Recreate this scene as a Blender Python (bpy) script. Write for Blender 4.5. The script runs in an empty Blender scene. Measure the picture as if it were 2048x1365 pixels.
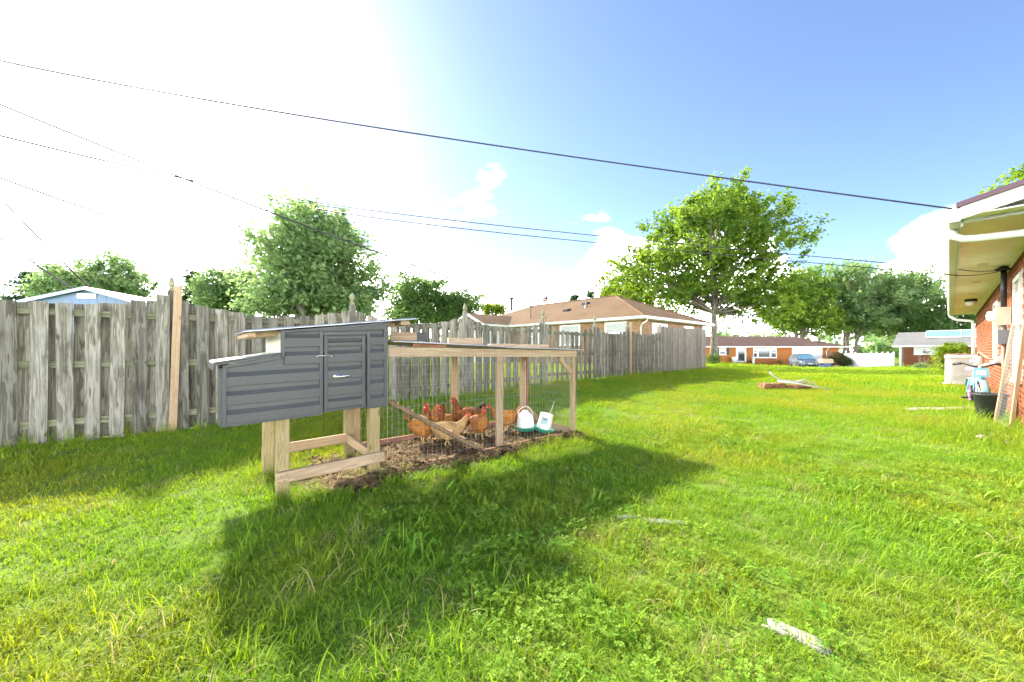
import bpy, math, random
import numpy as np
from mathutils import Vector, Matrix, Quaternion

R = math.radians
random.seed(7)
scene = bpy.context.scene
col = scene.collection

# ------------------------------------------------------------------ camera
EYE = 1.17
cam_d = bpy.data.cameras.new('camera')
cam = bpy.data.objects.new('camera', cam_d)
col.objects.link(cam)
cam.location = (0, 0, EYE)
cam.rotation_euler = (R(90), 0, 0)
cam_d.sensor_width = 36.0
cam_d.lens = 13.5
cam_d.shift_y = 19.5 / 2048
cam_d.clip_start = 0.05
cam_d.clip_end = 2000
scene.camera = cam

# ------------------------------------------------------------------ sky and sun
SUN_AZ, SUN_EL = R(-38.5), R(34.0)          # azimuth from +Y towards +X
SUN = Vector((math.sin(SUN_AZ) * math.cos(SUN_EL), math.cos(SUN_AZ) * math.cos(SUN_EL), math.sin(SUN_EL)))
world = bpy.data.worlds.new('World')
scene.world = world
world.use_nodes = True
wn, wl = world.node_tree.nodes, world.node_tree.links
wn.clear()


def wnode(t, **kw):
    n = wn.new(t)
    for k, v in kw.items():
        setattr(n, k, v)
    return n


def wmath(op, a, b=None, c=None, clamp=False):
    n = wn.new('ShaderNodeMath'); n.operation = op; n.use_clamp = clamp
    for i, x in enumerate((a, b, c)):
        if x is None:
            continue
        if isinstance(x, (int, float)):
            n.inputs[i].default_value = x
        else:
            wl.new(x, n.inputs[i])
    return n.outputs[0]


def wsmooth(x, lo, hi, a=0.0, b=1.0):
    n = wn.new('ShaderNodeMapRange'); n.interpolation_type = 'SMOOTHSTEP'
    wl.new(x, n.inputs['Value'])
    for k, v in (('From Min', lo), ('From Max', hi), ('To Min', a), ('To Max', b)):
        n.inputs[k].default_value = v
    return n.outputs['Result']


sky = wnode('ShaderNodeTexSky', sky_type='NISHITA')
sky.sun_disc = False
sky.sun_elevation = SUN_EL
sky.sun_rotation = SUN_AZ
sky.altitude = 200
sky.air_density = 0.48
sky.dust_density = 0.25
sky.ozone_density = 1.3
tc = wnode('ShaderNodeTexCoord')
dirv = tc.outputs['Generated']
sep = wnode('ShaderNodeSeparateXYZ'); wl.new(dirv, sep.inputs[0])
dot = wnode('ShaderNodeVectorMath', operation='DOT_PRODUCT')
wl.new(dirv, dot.inputs[0]); dot.inputs[1].default_value = SUN
sund = dot.outputs['Value']                   # cosine of the angle to the sun
mapn = wnode('ShaderNodeMapping'); wl.new(dirv, mapn.inputs[0])
mapn.inputs['Scale'].default_value = (1.0, 1.0, 1.9)
mapn.inputs['Rotation'].default_value = (0, 0, R(0.8))
mapn.inputs['Location'].default_value = (4.1, 2.2, 0.9)
n1 = wnode('ShaderNodeTexNoise'); wl.new(mapn.outputs[0], n1.inputs['Vector'])
n1.inputs['Scale'].default_value = 2.4; n1.inputs['Detail'].default_value = 9; n1.inputs['Roughness'].default_value = 0.52
n2 = wnode('ShaderNodeTexNoise'); wl.new(mapn.outputs[0], n2.inputs['Vector'])
n2.inputs['Scale'].default_value = 9.0; n2.inputs['Detail'].default_value = 6
# cumulus low over the horizon
low = wsmooth(sep.outputs['Z'], 0.03, 0.40, 0.28, -0.13)
cum = wmath('ADD', wmath('ADD', n1.outputs['Fac'], low), wmath('MULTIPLY', n2.outputs['Fac'], 0.10))
cum_m = wmath('POWER', wsmooth(cum, 0.592, 0.685), 2.2)
# a broad bank of bright cloud round the sun, out to the left
dot2 = wnode('ShaderNodeVectorMath', operation='DOT_PRODUCT')
wl.new(dirv, dot2.inputs[0]); dot2.inputs[1].default_value = Vector((-.85, .45, .25)).normalized()
veil = wmath('ADD', dot2.outputs['Value'], wmath('MULTIPLY', wmath('SUBTRACT', n1.outputs['Fac'], 0.5), 0.62))
veil_m = wmath('POWER', wsmooth(veil, 0.68, 1.10), 2.8)
cloud_m = wmath('MAXIMUM', cum_m, veil_m)
# cloud brightness: sunlit, brighter towards the sun, soft shade inside
glow = wsmooth(sund, 0.55, 0.99, 0.0, 1.0)
shade = wsmooth(n2.outputs['Fac'], 0.25, 0.75, 0.8, 1.1)
bankw = wsmooth(dot2.outputs['Value'], 0.45, 0.85)
cval = wmath('MULTIPLY', wmath('ADD', wmath('ADD', wmath('MULTIPLY', glow, 3.0), wmath('MULTIPLY', bankw, 1.0)), 37.0), shade)
cc = wnode('ShaderNodeCombineColor')
wl.new(cval, cc.inputs[0]); wl.new(wmath('MULTIPLY', cval, 1.0), cc.inputs[1]); wl.new(wmath('MULTIPLY', cval, 1.0), cc.inputs[2])
mixs = wnode('ShaderNodeMix', data_type='RGBA')
wl.new(cloud_m, mixs.inputs['Factor'])
wl.new(sky.outputs[0], mixs.inputs['A'])
wl.new(cc.outputs[0], mixs.inputs['B'])
bg = wnode('ShaderNodeBackground'); bg.inputs['Strength'].default_value = 0.10
wl.new(mixs.outputs['Result'], bg.inputs['Color'])
wo = wnode('ShaderNodeOutputWorld'); wl.new(bg.outputs[0], wo.inputs[0])

sun_d = bpy.data.lights.new('sun', 'SUN')
sun_d.energy = 3.0
sun_d.angle = R(2.8)
sun_d.color = (1.0, 0.91, 0.72)
sun = bpy.data.objects.new('sun', sun_d)
col.objects.link(sun)
sun.rotation_euler = SUN.to_track_quat('Z', 'Y').to_euler()
sun.location = (-30, 40, 30)

vs = scene.view_settings
vs.view_transform = 'Standard'
vs.look = 'None'
vs.exposure = 2.32
vs.gamma = 1.0
vs.use_curve_mapping = False
scene.render.engine = 'CYCLES'
scene.cycles.max_bounces = 7
scene.cycles.diffuse_bounces = 3
scene.cycles.glossy_bounces = 3
scene.cycles.transmission_bounces = 4
scene.cycles.transparent_max_bounces = 8
scene.cycles.use_denoising = True
scene.cycles.sample_clamp_indirect = 12.0

# ------------------------------------------------------------------ materials
MATS = {}


class NT:
    """small helper round one material's node tree"""
    def __init__(self, name):
        self.m = bpy.data.materials.new(name); self.m.use_nodes = True
        self.n, self.l = self.m.node_tree.nodes, self.m.node_tree.links
        self.b = self.n['Principled BSDF']; self.out = self.n['Material Output']
        MATS[name] = self.m

    def new(self, t, **kw):
        n = self.n.new(t)
        for k, v in kw.items():
            setattr(n, k, v)
        return n

    def put(self, sock, x):
        if isinstance(x, (int, float)):
            sock.default_value = x
        elif isinstance(x, (tuple, list)):
            sock.default_value = x if len(x) == 4 or sock.type == 'VECTOR' else (*x, 1)
        else:
            self.l.new(x, sock)

    def math(self, op, a, b=None, clamp=False):
        n = self.new('ShaderNodeMath', operation=op, use_clamp=clamp)
        self.put(n.inputs[0], a)
        if b is not None:
            self.put(n.inputs[1], b)
        return n.outputs[0]

    def mix(self, f, a, b, blend='MIX'):
        n = self.new('ShaderNodeMix', data_type='RGBA', blend_type=blend)
        self.put(n.inputs['Factor'], f); self.put(n.inputs['A'], a); self.put(n.inputs['B'], b)
        return n.outputs['Result']

    def ramp(self, x, lo, hi, a=0.0, b=1.0):
        n = self.new('ShaderNodeMapRange', interpolation_type='SMOOTHSTEP')
        self.put(n.inputs['Value'], x)
        for k, v in (('From Min', lo), ('From Max', hi), ('To Min', a), ('To Max', b)):
            n.inputs[k].default_value = v
        return n.outputs['Result']

    def coords(self, kind='Object', scale=(1, 1, 1), rand=False, loc=(0, 0, 0)):
        t = self.new('ShaderNodeTexCoord').outputs[kind] if kind != 'World' else self.new('ShaderNodeNewGeometry').outputs['Position']
        if rand:
            oi = self.new('ShaderNodeObjectInfo')
            cx = self.new('ShaderNodeCombineXYZ')
            for i, k in enumerate((37.0, 91.0, 53.0)):
                self.l.new(self.math('MULTIPLY', oi.outputs['Random'], k), cx.inputs[i])
            add = self.new('ShaderNodeVectorMath', operation='ADD')
            self.l.new(t, add.inputs[0]); self.l.new(cx.outputs[0], add.inputs[1])
            t = add.outputs[0]
        mp = self.new('ShaderNodeMapping')
        self.l.new(t, mp.inputs[0]); mp.inputs['Scale'].default_value = scale; mp.inputs['Location'].default_value = loc
        return mp.outputs[0]

    def noise(self, vec, scale, detail=4, rough=0.55, dist=0.0):
        n = self.new('ShaderNodeTexNoise')
        self.l.new(vec, n.inputs['Vector'])
        n.inputs['Scale'].default_value = scale; n.inputs['Detail'].default_value = detail
        n.inputs['Roughness'].default_value = rough; n.inputs['Distortion'].default_value = dist
        return n.outputs['Fac']

    def bump(self, h, strength=0.3, dist=0.01):
        n = self.new('ShaderNodeBump')
        n.inputs['Strength'].default_value = strength; n.inputs['Distance'].default_value = dist
        self.l.new(h, n.inputs['Height']); self.l.new(n.outputs[0], self.b.inputs['Normal'])

    def set(self, color=None, rough=None, metal=None, spec=None):
        if color is not None:
            self.put(self.b.inputs['Base Color'], color)
        if rough is not None:
            self.put(self.b.inputs['Roughness'], rough)
        if metal is not None:
            self.b.inputs['Metallic'].default_value = metal
        if spec is not None:
            self.b.inputs['Specular IOR Level'].default_value = spec
        return self


def plain(name, c, rough=0.55, metal=0.0, spec=0.4, var=0.12, scale=6.0, bump=0.0):
    """paint, plastic or metal with a little unevenness and dirt"""
    t = NT(name)
    v = t.coords('Object', rand=True)
    n = t.noise(v, scale, 5)
    n3 = t.noise(v, scale * 7, 3)
    f = t.ramp(t.math('ADD', t.math('MULTIPLY', n, 0.7), t.math('MULTIPLY', n3, 0.3)), 0.3, 0.7)
    a = tuple(x * (1 - var) for x in c); b = tuple(min(1, x * (1 + var)) for x in c)
    t.set(t.mix(f, a, b), t.ramp(n, 0.3, 0.7, max(0.05, rough - 0.08), min(1, rough + 0.08)), metal, spec)
    if bump:
        t.bump(n3, bump, 0.003)
    return t.m


def wood(name, c_lo, c_hi, c_stain=None, stain=0.0, rough=0.8, rings=9.0, knots=0.6, tone=0.25, bump=0.25, blotch=None):
    """lumber with its grain along the object's local X"""
    t = NT(name)
    v = t.coords('Object', (0.35, 9, 9), rand=True)
    v2 = t.coords('Object', (1.3, 30, 30), rand=True)
    v3 = t.coords('Object', (1.0, 1.6, 1.6), rand=True)
    warp = t.noise(v3, 2.2, 2)
    g = t.noise(v, rings * 0.35, 3, 0.5, 1.6)
    bands = t.math('FRACT', t.math('ADD', t.math('MULTIPLY', g, rings), t.math('MULTIPLY', warp, 2.0)))
    fine = t.noise(v2, 4.0, 4)
    f = t.math('ADD', t.math('MULTIPLY', t.ramp(bands, 0.05, 0.95), 0.5), t.math('MULTIPLY', fine, 0.55))
    c = t.mix(t.ramp(f, 0.2, 0.9), c_lo, c_hi)
    # knots
    vo = t.new('ShaderNodeTexVoronoi'); t.l.new(t.coords('Object', (1.0, 2.4, 2.4), rand=True), vo.inputs['Vector'])
    vo.inputs['Scale'].default_value = 2.6
    kn = t.ramp(vo.outputs['Distance'], 0.05, 0.13, knots, 0.0)
    c = t.mix(kn, c, tuple(x * 0.38 for x in c_lo))
    if c_stain:
        s1 = t.noise(t.coords('Object', (1.2, 5, 5), rand=True), 2.2, 5, 0.62)
        c = t.mix(t.ramp(s1, 0.47, 0.72, 0.0, stain), c, c_stain)
    if blotch:
        s2 = t.noise(t.coords('Object', (0.9, 3.0, 3.0), rand=True, loc=(7, 3, 1)), 3.0, 6, 0.6, 0.6)
        c = t.mix(t.ramp(s2, 0.48, 0.74, 0.0, 0.55), c, blotch)
        s3 = t.noise(t.coords('Object', (0.5, 16, 16), rand=True, loc=(2, 9, 4)), 2.0, 4, 0.6)
        c = t.mix(t.ramp(s3, 0.52, 0.74, 0.0, 0.42), c, c_stain)
    oi = t.new('ShaderNodeObjectInfo')
    hv = t.new('ShaderNodeHueSaturation')
    t.l.new(c, hv.inputs['Color'])
    t.l.new(t.ramp(oi.outputs['Random'], 0, 1, 1 - tone, 1 + tone), hv.inputs['Value'])
    t.set(hv.outputs[0], rough, 0, 0.25)
    t.bump(t.math('ADD', f, t.math('MULTIPLY', fine, 0.6)), bump, 0.004)
    return t.m


def leafy(name, dark, light, trans=0.45, tint_attr=True, rough=0.5, world_scale=None, yellow=None):
    """thin leaves or blades that let light through"""
    t = NT(name)
    if tint_attr:
        a = t.new('ShaderNodeAttribute', attribute_name='tint').outputs['Fac']
    else:
        a = t.new('ShaderNodeObjectInfo').outputs['Random']
    c = t.mix(a, dark, light)
    if world_scale:
        w = t.noise(t.coords('World'), world_scale, 4)
        c = t.mix(t.ramp(w, 0.38, 0.66, 0.0, 0.75), c, yellow)
        w2 = t.noise(t.coords('World', loc=(11, 5, 0)), 0.21, 5, 0.6)
        c = t.mix(t.ramp(w2, 0.50, 0.70, 0.0, 0.45), c, tuple(x * y for x, y in zip(light, (0.62, 0.80, 0.8))))
        w3 = t.noise(t.coords('World', loc=(3, 8, 0)), 1.6, 5, 0.65)
        c = t.mix(t.ramp(w3, 0.60, 0.74, 0.0, 0.55), c, (0.33, 0.28, 0.10))
    t.set(c, rough, 0, 0.18)
    tr = t.new('ShaderNodeBsdfTranslucent')
    hs = t.new('ShaderNodeHueSaturation'); hs.inputs['Hue'].default_value = 0.485; hs.inputs['Saturation'].default_value = 1.1; hs.inputs['Value'].default_value = 1.35
    t.l.new(c, hs.inputs['Color']); t.l.new(hs.outputs[0], tr.inputs['Color'])
    mx = t.new('ShaderNodeMixShader'); mx.inputs[0].default_value = trans
    t.l.new(t.b.outputs[0], mx.inputs[1]); t.l.new(tr.outputs[0], mx.inputs[2])
    t.l.new(mx.outputs[0], t.out.inputs['Surface'])
    return t.m


def brick_pattern(name, c1, c2, mortar, scale=1.0, bump=0.5):
    """brickwork too far off to build brick by brick (object X across, Z up)"""
    t = NT(name)
    co = t.new('ShaderNodeTexCoord').outputs['Object']
    sp = t.new('ShaderNodeSeparateXYZ'); t.l.new(co, sp.inputs[0])
    cb = t.new('ShaderNodeCombineXYZ')
    t.l.new(t.math('ADD', sp.outputs[0], sp.outputs[1]), cb.inputs[0]); t.l.new(sp.outputs[2], cb.inputs[1])
    b = t.new('ShaderNodeTexBrick'); t.l.new(cb.outputs[0], b.inputs['Vector'])
    b.inputs['Color1'].default_value = (*c1, 1); b.inputs['Color2'].default_value = (*c2, 1); b.inputs['Mortar'].default_value = (*mortar, 1)
    b.inputs['Scale'].default_value = scale; b.inputs['Mortar Size'].default_value = 0.007
    b.inputs['Brick Width'].default_value = 0.215; b.inputs['Row Height'].default_value = 0.075
    n = t.noise(co, 1.3, 4)
    c = t.mix(t.ramp(n, 0.35, 0.7, 0, 0.35), b.outputs['Color'], tuple(x * 0.6 for x in c1))
    t.set(c, 0.85, 0, 0.2)
    t.bump(t.math('SUBTRACT', 1.0, b.outputs['Fac']), bump, 0.01)
    return t.m


def shingle(name, c1, c2, row=0.14):
    t = NT(name)
    co = t.coords('Object')
    sp = t.new('ShaderNodeSeparateXYZ'); t.l.new(co, sp.inputs[0])
    n = t.noise(co, 0.6, 4); n2 = t.noise(co, 14, 3); n3 = t.noise(t.coords('Object', (3, 3, 14)), 2.0, 3)
    rows = t.math('FRACT', t.math('DIVIDE', sp.outputs[2], row * 0.36))
    f = t.math('ADD', t.math('ADD', t.math('MULTIPLY', n, 0.5), t.math('MULTIPLY', n2, 0.25)), t.math('MULTIPLY', n3, 0.3))
    c = t.mix(t.ramp(f, 0.3, 0.75), c1, c2)
    c = t.mix(t.ramp(rows, 0.0, 0.2, 0.3, 0.0), c, tuple(x * 0.5 for x in c1))
    t.set(c, 0.92, 0, 0.15)
    t.bump(t.math('ADD', n2, rows), 0.3, 0.01)
    return t.m


wood('wood_old', (0.118, 0.110, 0.080), (0.275, 0.260, 0.208), (0.055, 0.051, 0.034), 0.8, rings=4.0, knots=0.85, tone=0.30, bump=0.5, blotch=(0.27, 0.265, 0.228))
wood('wood_old_rail', (0.15, 0.155, 0.085), (0.30, 0.30, 0.19), (0.07, 0.075, 0.035), 0.6, rings=4.0, tone=0.2)
wood('wood_stockade', (0.175, 0.150, 0.118), (0.300, 0.262, 0.208), (0.11, 0.095, 0.072), 0.5, knots=0.3, tone=0.25, rings=4.0)
wood('wood_new', (0.355, 0.233, 0.128), (0.453, 0.337, 0.214), (0.245, 0.159, 0.092), 0.25, tone=0.10, rings=7)
wood('wood_pale', (0.317, 0.224, 0.136), (0.440, 0.334, 0.220), (0.229, 0.150, 0.088), 0.35, tone=0.08, rings=5)
wood('wood_treated', (0.258, 0.197, 0.086), (0.369, 0.295, 0.160), (0.148, 0.117, 0.056), 0.35, tone=0.12, rings=7)
wood('wood_red', (0.224, 0.104, 0.064), (0.352, 0.184, 0.120), (0.128, 0.064, 0.040), 0.5, tone=0.15)
wood('wood_dark', (0.110, 0.068, 0.035), (0.215, 0.140, 0.075), (0.05, 0.03, 0.018), 0.5, tone=0.15)
t = NT('siding_grey')
v = t.coords('Object', (1, 1, 1), rand=True)
na, nb_, nc_ = t.noise(v, 3.5, 5), t.noise(t.coords('Object', (14, 14, 1.5), rand=True), 2.0, 5, 0.6), t.noise(v, 60, 4, 0.6)
c = t.mix(t.ramp(na, 0.3, 0.7), (0.052, 0.054, 0.0535), (0.059, 0.061, 0.060))
c = t.mix(t.ramp(nb_, 0.58, 0.85, 0, 0.15), c, (0.10, 0.098, 0.09))
c = t.mix(t.ramp(nc_, 0.60, 0.72, 0, 0.5), c, (0.12, 0.11, 0.092))
t.set(c, 0.46, 0, 0.4); t.bump(nc_, 0.06, 0.003)
plain('trim_grey', (0.050, 0.053, 0.055), 0.42, var=0.10)
plain('galvanised', (0.480, 0.488, 0.496), 0.38, metal=0.7, var=0.15)
plain('wire', (0.36, 0.37, 0.36), 0.45, metal=0.5, var=0.1)
plain('chrome', (0.72, 0.72, 0.72), 0.22, metal=0.9, var=0.05)
plain('white_paint', (0.78, 0.78, 0.75), 0.5, var=0.05)
plain('white_dirty', (0.528, 0.520, 0.464), 0.6, var=0.14, scale=4)
plain('cream_board', (0.560, 0.528, 0.432), 0.7, var=0.10)
plain('soffit_paint', (0.74, 0.70, 0.57), 0.7, var=0.10, scale=2.5)
plain('fascia_paint', (0.528, 0.544, 0.480), 0.55, var=0.12, scale=5)
plain('gutter_paint', (0.496, 0.520, 0.448), 0.45, var=0.12, scale=4)
plain('purple_roof', (0.10, 0.045, 0.06), 0.4, var=0.12)
plain('black_iron', (0.02, 0.02, 0.022), 0.45, var=0.2)
plain('rubber', (0.025, 0.025, 0.026), 0.75, var=0.2)
plain('meter_grey', (0.16, 0.17, 0.18), 0.5, var=0.1)
plain('meter_beige', (0.56, 0.50, 0.38), 0.5, var=0.1)
plain('ac_paint', (0.66, 0.64, 0.58), 0.45, var=0.06)
plain('copper_brown', (0.34, 0.20, 0.13), 0.5, var=0.2)
plain('plastic_white', (0.80, 0.79, 0.74), 0.4, var=0.05)
plain('plastic_green', (0.02, 0.30, 0.20), 0.4, var=0.1)
plain('plastic_black', (0.035, 0.038, 0.040), 0.5, var=0.15)
plain('bike_blue', (0.28, 0.62, 0.72), 0.3, var=0.05)
plain('bike_pink', (0.55, 0.22, 0.52), 0.35, var=0.08)
plain('label_teal', (0.30, 0.46, 0.46), 0.5, var=0.3, scale=40)
plain('label_dark', (0.12, 0.20, 0.20), 0.5, var=0.3, scale=40)
plain('car_silver', (0.15, 0.185, 0.235), 0.24, metal=0.5, var=0.03)
plain('car_dark', (0.02, 0.022, 0.025), 0.4)
plain('lamp_glass', (0.75, 0.78, 0.80), 0.15, var=0.03)
plain('tan_tarp', (0.50, 0.38, 0.24), 0.8, var=0.2, scale=5)
plain('bin_blue', (0.07, 0.12, 0.22), 0.5)
plain('shed_blue', (0.16, 0.23, 0.34), 0.6, var=0.08)
plain('shed_trim', (0.42, 0.52, 0.66), 0.55, var=0.06)
plain('shutter_black', (0.02, 0.02, 0.025), 0.5)
plain('shutter_white', (0.66, 0.70, 0.72), 0.5, var=0.05)
plain('solar', (0.20, 0.36, 0.52), 0.15, metal=0.2, var=0.1, scale=1.0)
plain('concrete', (0.315, 0.292, 0.255), 0.9, var=0.18, scale=3, bump=0.2)
plain('stone_white', (0.32, 0.31, 0.27), 0.85, var=0.2, scale=14, bump=0.3)
plain('cable', (0.035, 0.033, 0.04), 0.6)
plain('comb_red', (0.55, 0.03, 0.02), 0.5, var=0.15, scale=40)
plain('beak', (0.55, 0.40, 0.20), 0.45)
plain('chicken_leg', (0.58, 0.42, 0.14), 0.55, var=0.15, scale=30)
plain('eye_dark', (0.02, 0.012, 0.008), 0.12)
plain('flag_red', (0.42, 0.03, 0.04), 0.8); plain('flag_blue', (0.03, 0.05, 0.16), 0.8)
plain('mortar', (0.30, 0.26, 0.21), 0.95, var=0.15, scale=14)
plain('rope', (0.62, 0.56, 0.45), 0.9)
plain('curtain', (0.40, 0.42, 0.40), 0.9)
g = NT('glass_dark'); g.set((0.03, 0.04, 0.045), 0.06, 0, 0.8)
g = NT('glass_blue'); g.set((0.10, 0.22, 0.30), 0.05, 0, 0.9)
brick_pattern('brick_tan', (0.320, 0.176, 0.080), (0.176, 0.088, 0.044), (0.352, 0.288, 0.216))
brick_pattern('brick_orange', (0.42, 0.150, 0.036), (0.34, 0.120, 0.032), (0.42, 0.20, 0.075), bump=0.2)
brick_pattern('brick_red', (0.24, 0.065, 0.030), (0.165, 0.045, 0.023), (0.27, 0.17, 0.12))
shingle('shingle_tan', (0.105, 0.064, 0.034), (0.180, 0.116, 0.067))
shingle('shingle_brown', (0.080, 0.050, 0.043), (0.135, 0.090, 0.074))
shingle('shingle_grey', (0.135, 0.135, 0.135), (0.21, 0.21, 0.205))

t = NT('brick_single')          # bricks built one by one
rn = t.new('ShaderNodeObjectInfo').outputs['Random']
ti = t.new('ShaderNodeAttribute', attribute_name='tint').outputs['Fac']
v = t.coords('World')
nz = t.noise(v, 30, 4)
c = t.mix(t.math('FRACT', t.math('ADD', rn, ti)), (0.155, 0.038, 0.012), (0.255, 0.082, 0.028))
c = t.mix(t.ramp(nz, 0.45, 0.75, 0, 0.5), c, (0.10, 0.026, 0.010))
t.set(c, 0.85, 0, 0.2); t.bump(nz, 0.4, 0.006)

t = NT('brick_dusty')
rn = t.new('ShaderNodeObjectInfo').outputs['Random']
nz = t.noise(t.coords('World'), 26, 4)
c = t.mix(rn, (0.22, 0.075, 0.035), (0.34, 0.17, 0.09))
c = t.mix(t.ramp(nz, 0.45, 0.65, 0, 0.6), c, (0.34, 0.25, 0.17))
t.set(c, 0.9, 0, 0.2); t.bump(nz, 0.4, 0.006)

t = NT('bark')
v = t.coords('Object', (6, 6, 1.1))
n = t.noise(v, 2.0, 6, 0.65)
t.set(t.mix(t.ramp(n, 0.35, 0.7), (0.10, 0.085, 0.065), (0.30, 0.27, 0.22)), 0.9, 0, 0.15); t.bump(n, 0.7, 0.03)

t = NT('lawn_ground')
v = t.coords('World')
n = t.noise(v, 0.5, 5); n2 = t.noise(v, 9, 5); n3 = t.noise(v, 60, 3)
c = t.mix(t.ramp(n, 0.35, 0.7), (0.15, 0.255, 0.030), (0.19, 0.28, 0.038))
c = t.mix(t.ramp(n2, 0.45, 0.75, 0, 0.6), c, (0.15, 0.13, 0.05))
c = t.mix(t.ramp(n3, 0.4, 0.7, 0, 0.5), c, (0.08, 0.12, 0.022))
t.set(c, 0.95, 0, 0.1); t.bump(n3, 0.6, 0.02)

t = NT('soil')
v = t.coords('World')
n = t.noise(v, 5, 6, 0.6); n2 = t.noise(v, 38, 5, 0.65); n3 = t.noise(v, 2.2, 3)
c = t.mix(t.ramp(n2, 0.35, 0.68), (0.070, 0.043, 0.021), (0.265, 0.170, 0.085))
c = t.mix(t.ramp(n, 0.46, 0.66, 0, 0.75), c, (0.036, 0.024, 0.015))
c = t.mix(t.ramp(n3, 0.5, 0.7, 0, 0.5), c, (0.28, 0.20, 0.10))
t.set(c, 0.95, 0, 0.1); t.bump(t.math('ADD', n, n2), 0.8, 0.02)

t = NT('clod')
rn = t.new('ShaderNodeAttribute', attribute_name='tint').outputs['Fac']
t.set(t.mix(rn, (0.026, 0.017, 0.010), (0.19, 0.125, 0.065)), 0.95, 0, 0.1)

t = NT('straw')
rn = t.new('ShaderNodeAttribute', attribute_name='tint').outputs['Fac']
t.set(t.mix(rn, (0.22, 0.15, 0.055), (0.40, 0.31, 0.15)), 0.8, 0, 0.2)


def feathers(name, c1, c2, c3):
    t = NT(name)
    v = t.coords('Object', (1, 1, 1), rand=True)
    vo = t.new('ShaderNodeTexVoronoi'); t.l.new(t.coords('Object', (46, 60, 60), rand=True), vo.inputs['Vector']); vo.inputs['Scale'].default_value = 1.0
    n = t.noise(v, 14, 4); n2 = t.noise(t.coords('Object', (30, 90, 90)), 1.0, 4)
    c = t.mix(t.ramp(vo.outputs['Distance'], 0.1, 0.75), c2, c1)
    c = t.mix(t.ramp(n, 0.45, 0.72, 0, 0.6), c, c3)
    c = t.mix(t.ramp(n2, 0.4, 0.7, 0, 0.3), c, c2)
    # darker ruddy neck and darker rump, paler breast
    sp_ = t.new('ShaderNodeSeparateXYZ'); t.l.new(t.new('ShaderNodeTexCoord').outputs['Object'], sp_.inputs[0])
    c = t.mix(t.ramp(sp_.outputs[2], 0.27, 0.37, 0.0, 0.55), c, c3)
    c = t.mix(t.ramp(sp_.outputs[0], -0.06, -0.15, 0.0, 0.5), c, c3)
    t.set(c, 0.75, 0, 0.15); t.bump(t.math('ADD', vo.outputs['Distance'], n2), 0.5, 0.006)
    t.b.inputs['Sheen Weight'].default_value = 0.0
    return t.m


feathers('feather_buff', (0.34, 0.130, 0.024), (0.52, 0.245, 0.060), (0.18, 0.062, 0.014))
feathers('feather_red', (0.23, 0.072, 0.013), (0.38, 0.145, 0.032), (0.10, 0.030, 0.009))
feathers('feather_pale', (0.42, 0.255, 0.090), (0.56, 0.39, 0.18), (0.28, 0.155, 0.052))
feathers('feather_black', (0.014, 0.010, 0.008), (0.035, 0.022, 0.014), (0.008, 0.007, 0.007))

leafy('leaf_maple', (0.072, 0.155, 0.022), (0.21, 0.31, 0.05), 0.52)
leafy('leaf_dark', (0.068, 0.145, 0.048), (0.18, 0.28, 0.08), 0.52)
leafy('leaf_grey', (0.120, 0.210, 0.085), (0.27, 0.38, 0.15), 0.55)
leafy('leaf_fir', (0.03, 0.07, 0.035), (0.08, 0.14, 0.065), 0.3)
leafy('leaf_yellow', (0.10, 0.17, 0.015), (0.26, 0.33, 0.03), 0.42)
leafy('leaf_hedge', (0.02, 0.055, 0.012), (0.08, 0.12, 0.03), 0.25)
leafy('leaf_redhedge', (0.055, 0.045, 0.018), (0.13, 0.10, 0.045), 0.25)
leafy('grass_blade', (0.130, 0.290, 0.024), (0.275, 0.415, 0.036), 0.40, True, 0.6, 0.55, (0.345, 0.370, 0.040))
leafy('grass_dry', (0.30, 0.25, 0.09), (0.50, 0.44, 0.20), 0.4)
leafy('clover', (0.120, 0.270, 0.024), (0.230, 0.390, 0.038), 0.36, True, 0.65, 0.9, (0.27, 0.36, 0.035))

# ------------------------------------------------------------------ mesh helpers
def tag(o, label=None, cat=None, group=None, kind=None):
    for k, v in (('label', label), ('category', cat), ('group', group), ('kind', kind)):
        if v:
            o[k] = v
    return o


def empty(name, label, cat, loc=(0, 0, 0), rz=0.0, group=None):
    o = bpy.data.objects.new(name, None)
    col.objects.link(o)
    o.empty_display_size = 0.2
    o.location = loc
    o.rotation_euler = (0, 0, rz)
    return tag(o, label, cat, group)


def mlist(m):
    return [MATS[x] for x in ([m] if isinstance(m, str) else m)]


def link(name, me, mats, parent=None, smooth=False, loc=None, rot=None):
    for m in mlist(mats):
        me.materials.append(m)
    if smooth:
        me.polygons.foreach_set('use_smooth', [True] * len(me.polygons))
    o = bpy.data.objects.new(name, me)
    col.objects.link(o)
    if parent:
        o.parent = parent
    if loc is not None:
        o.location = loc
    if rot is not None:
        o.rotation_euler = rot
    return o


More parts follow.
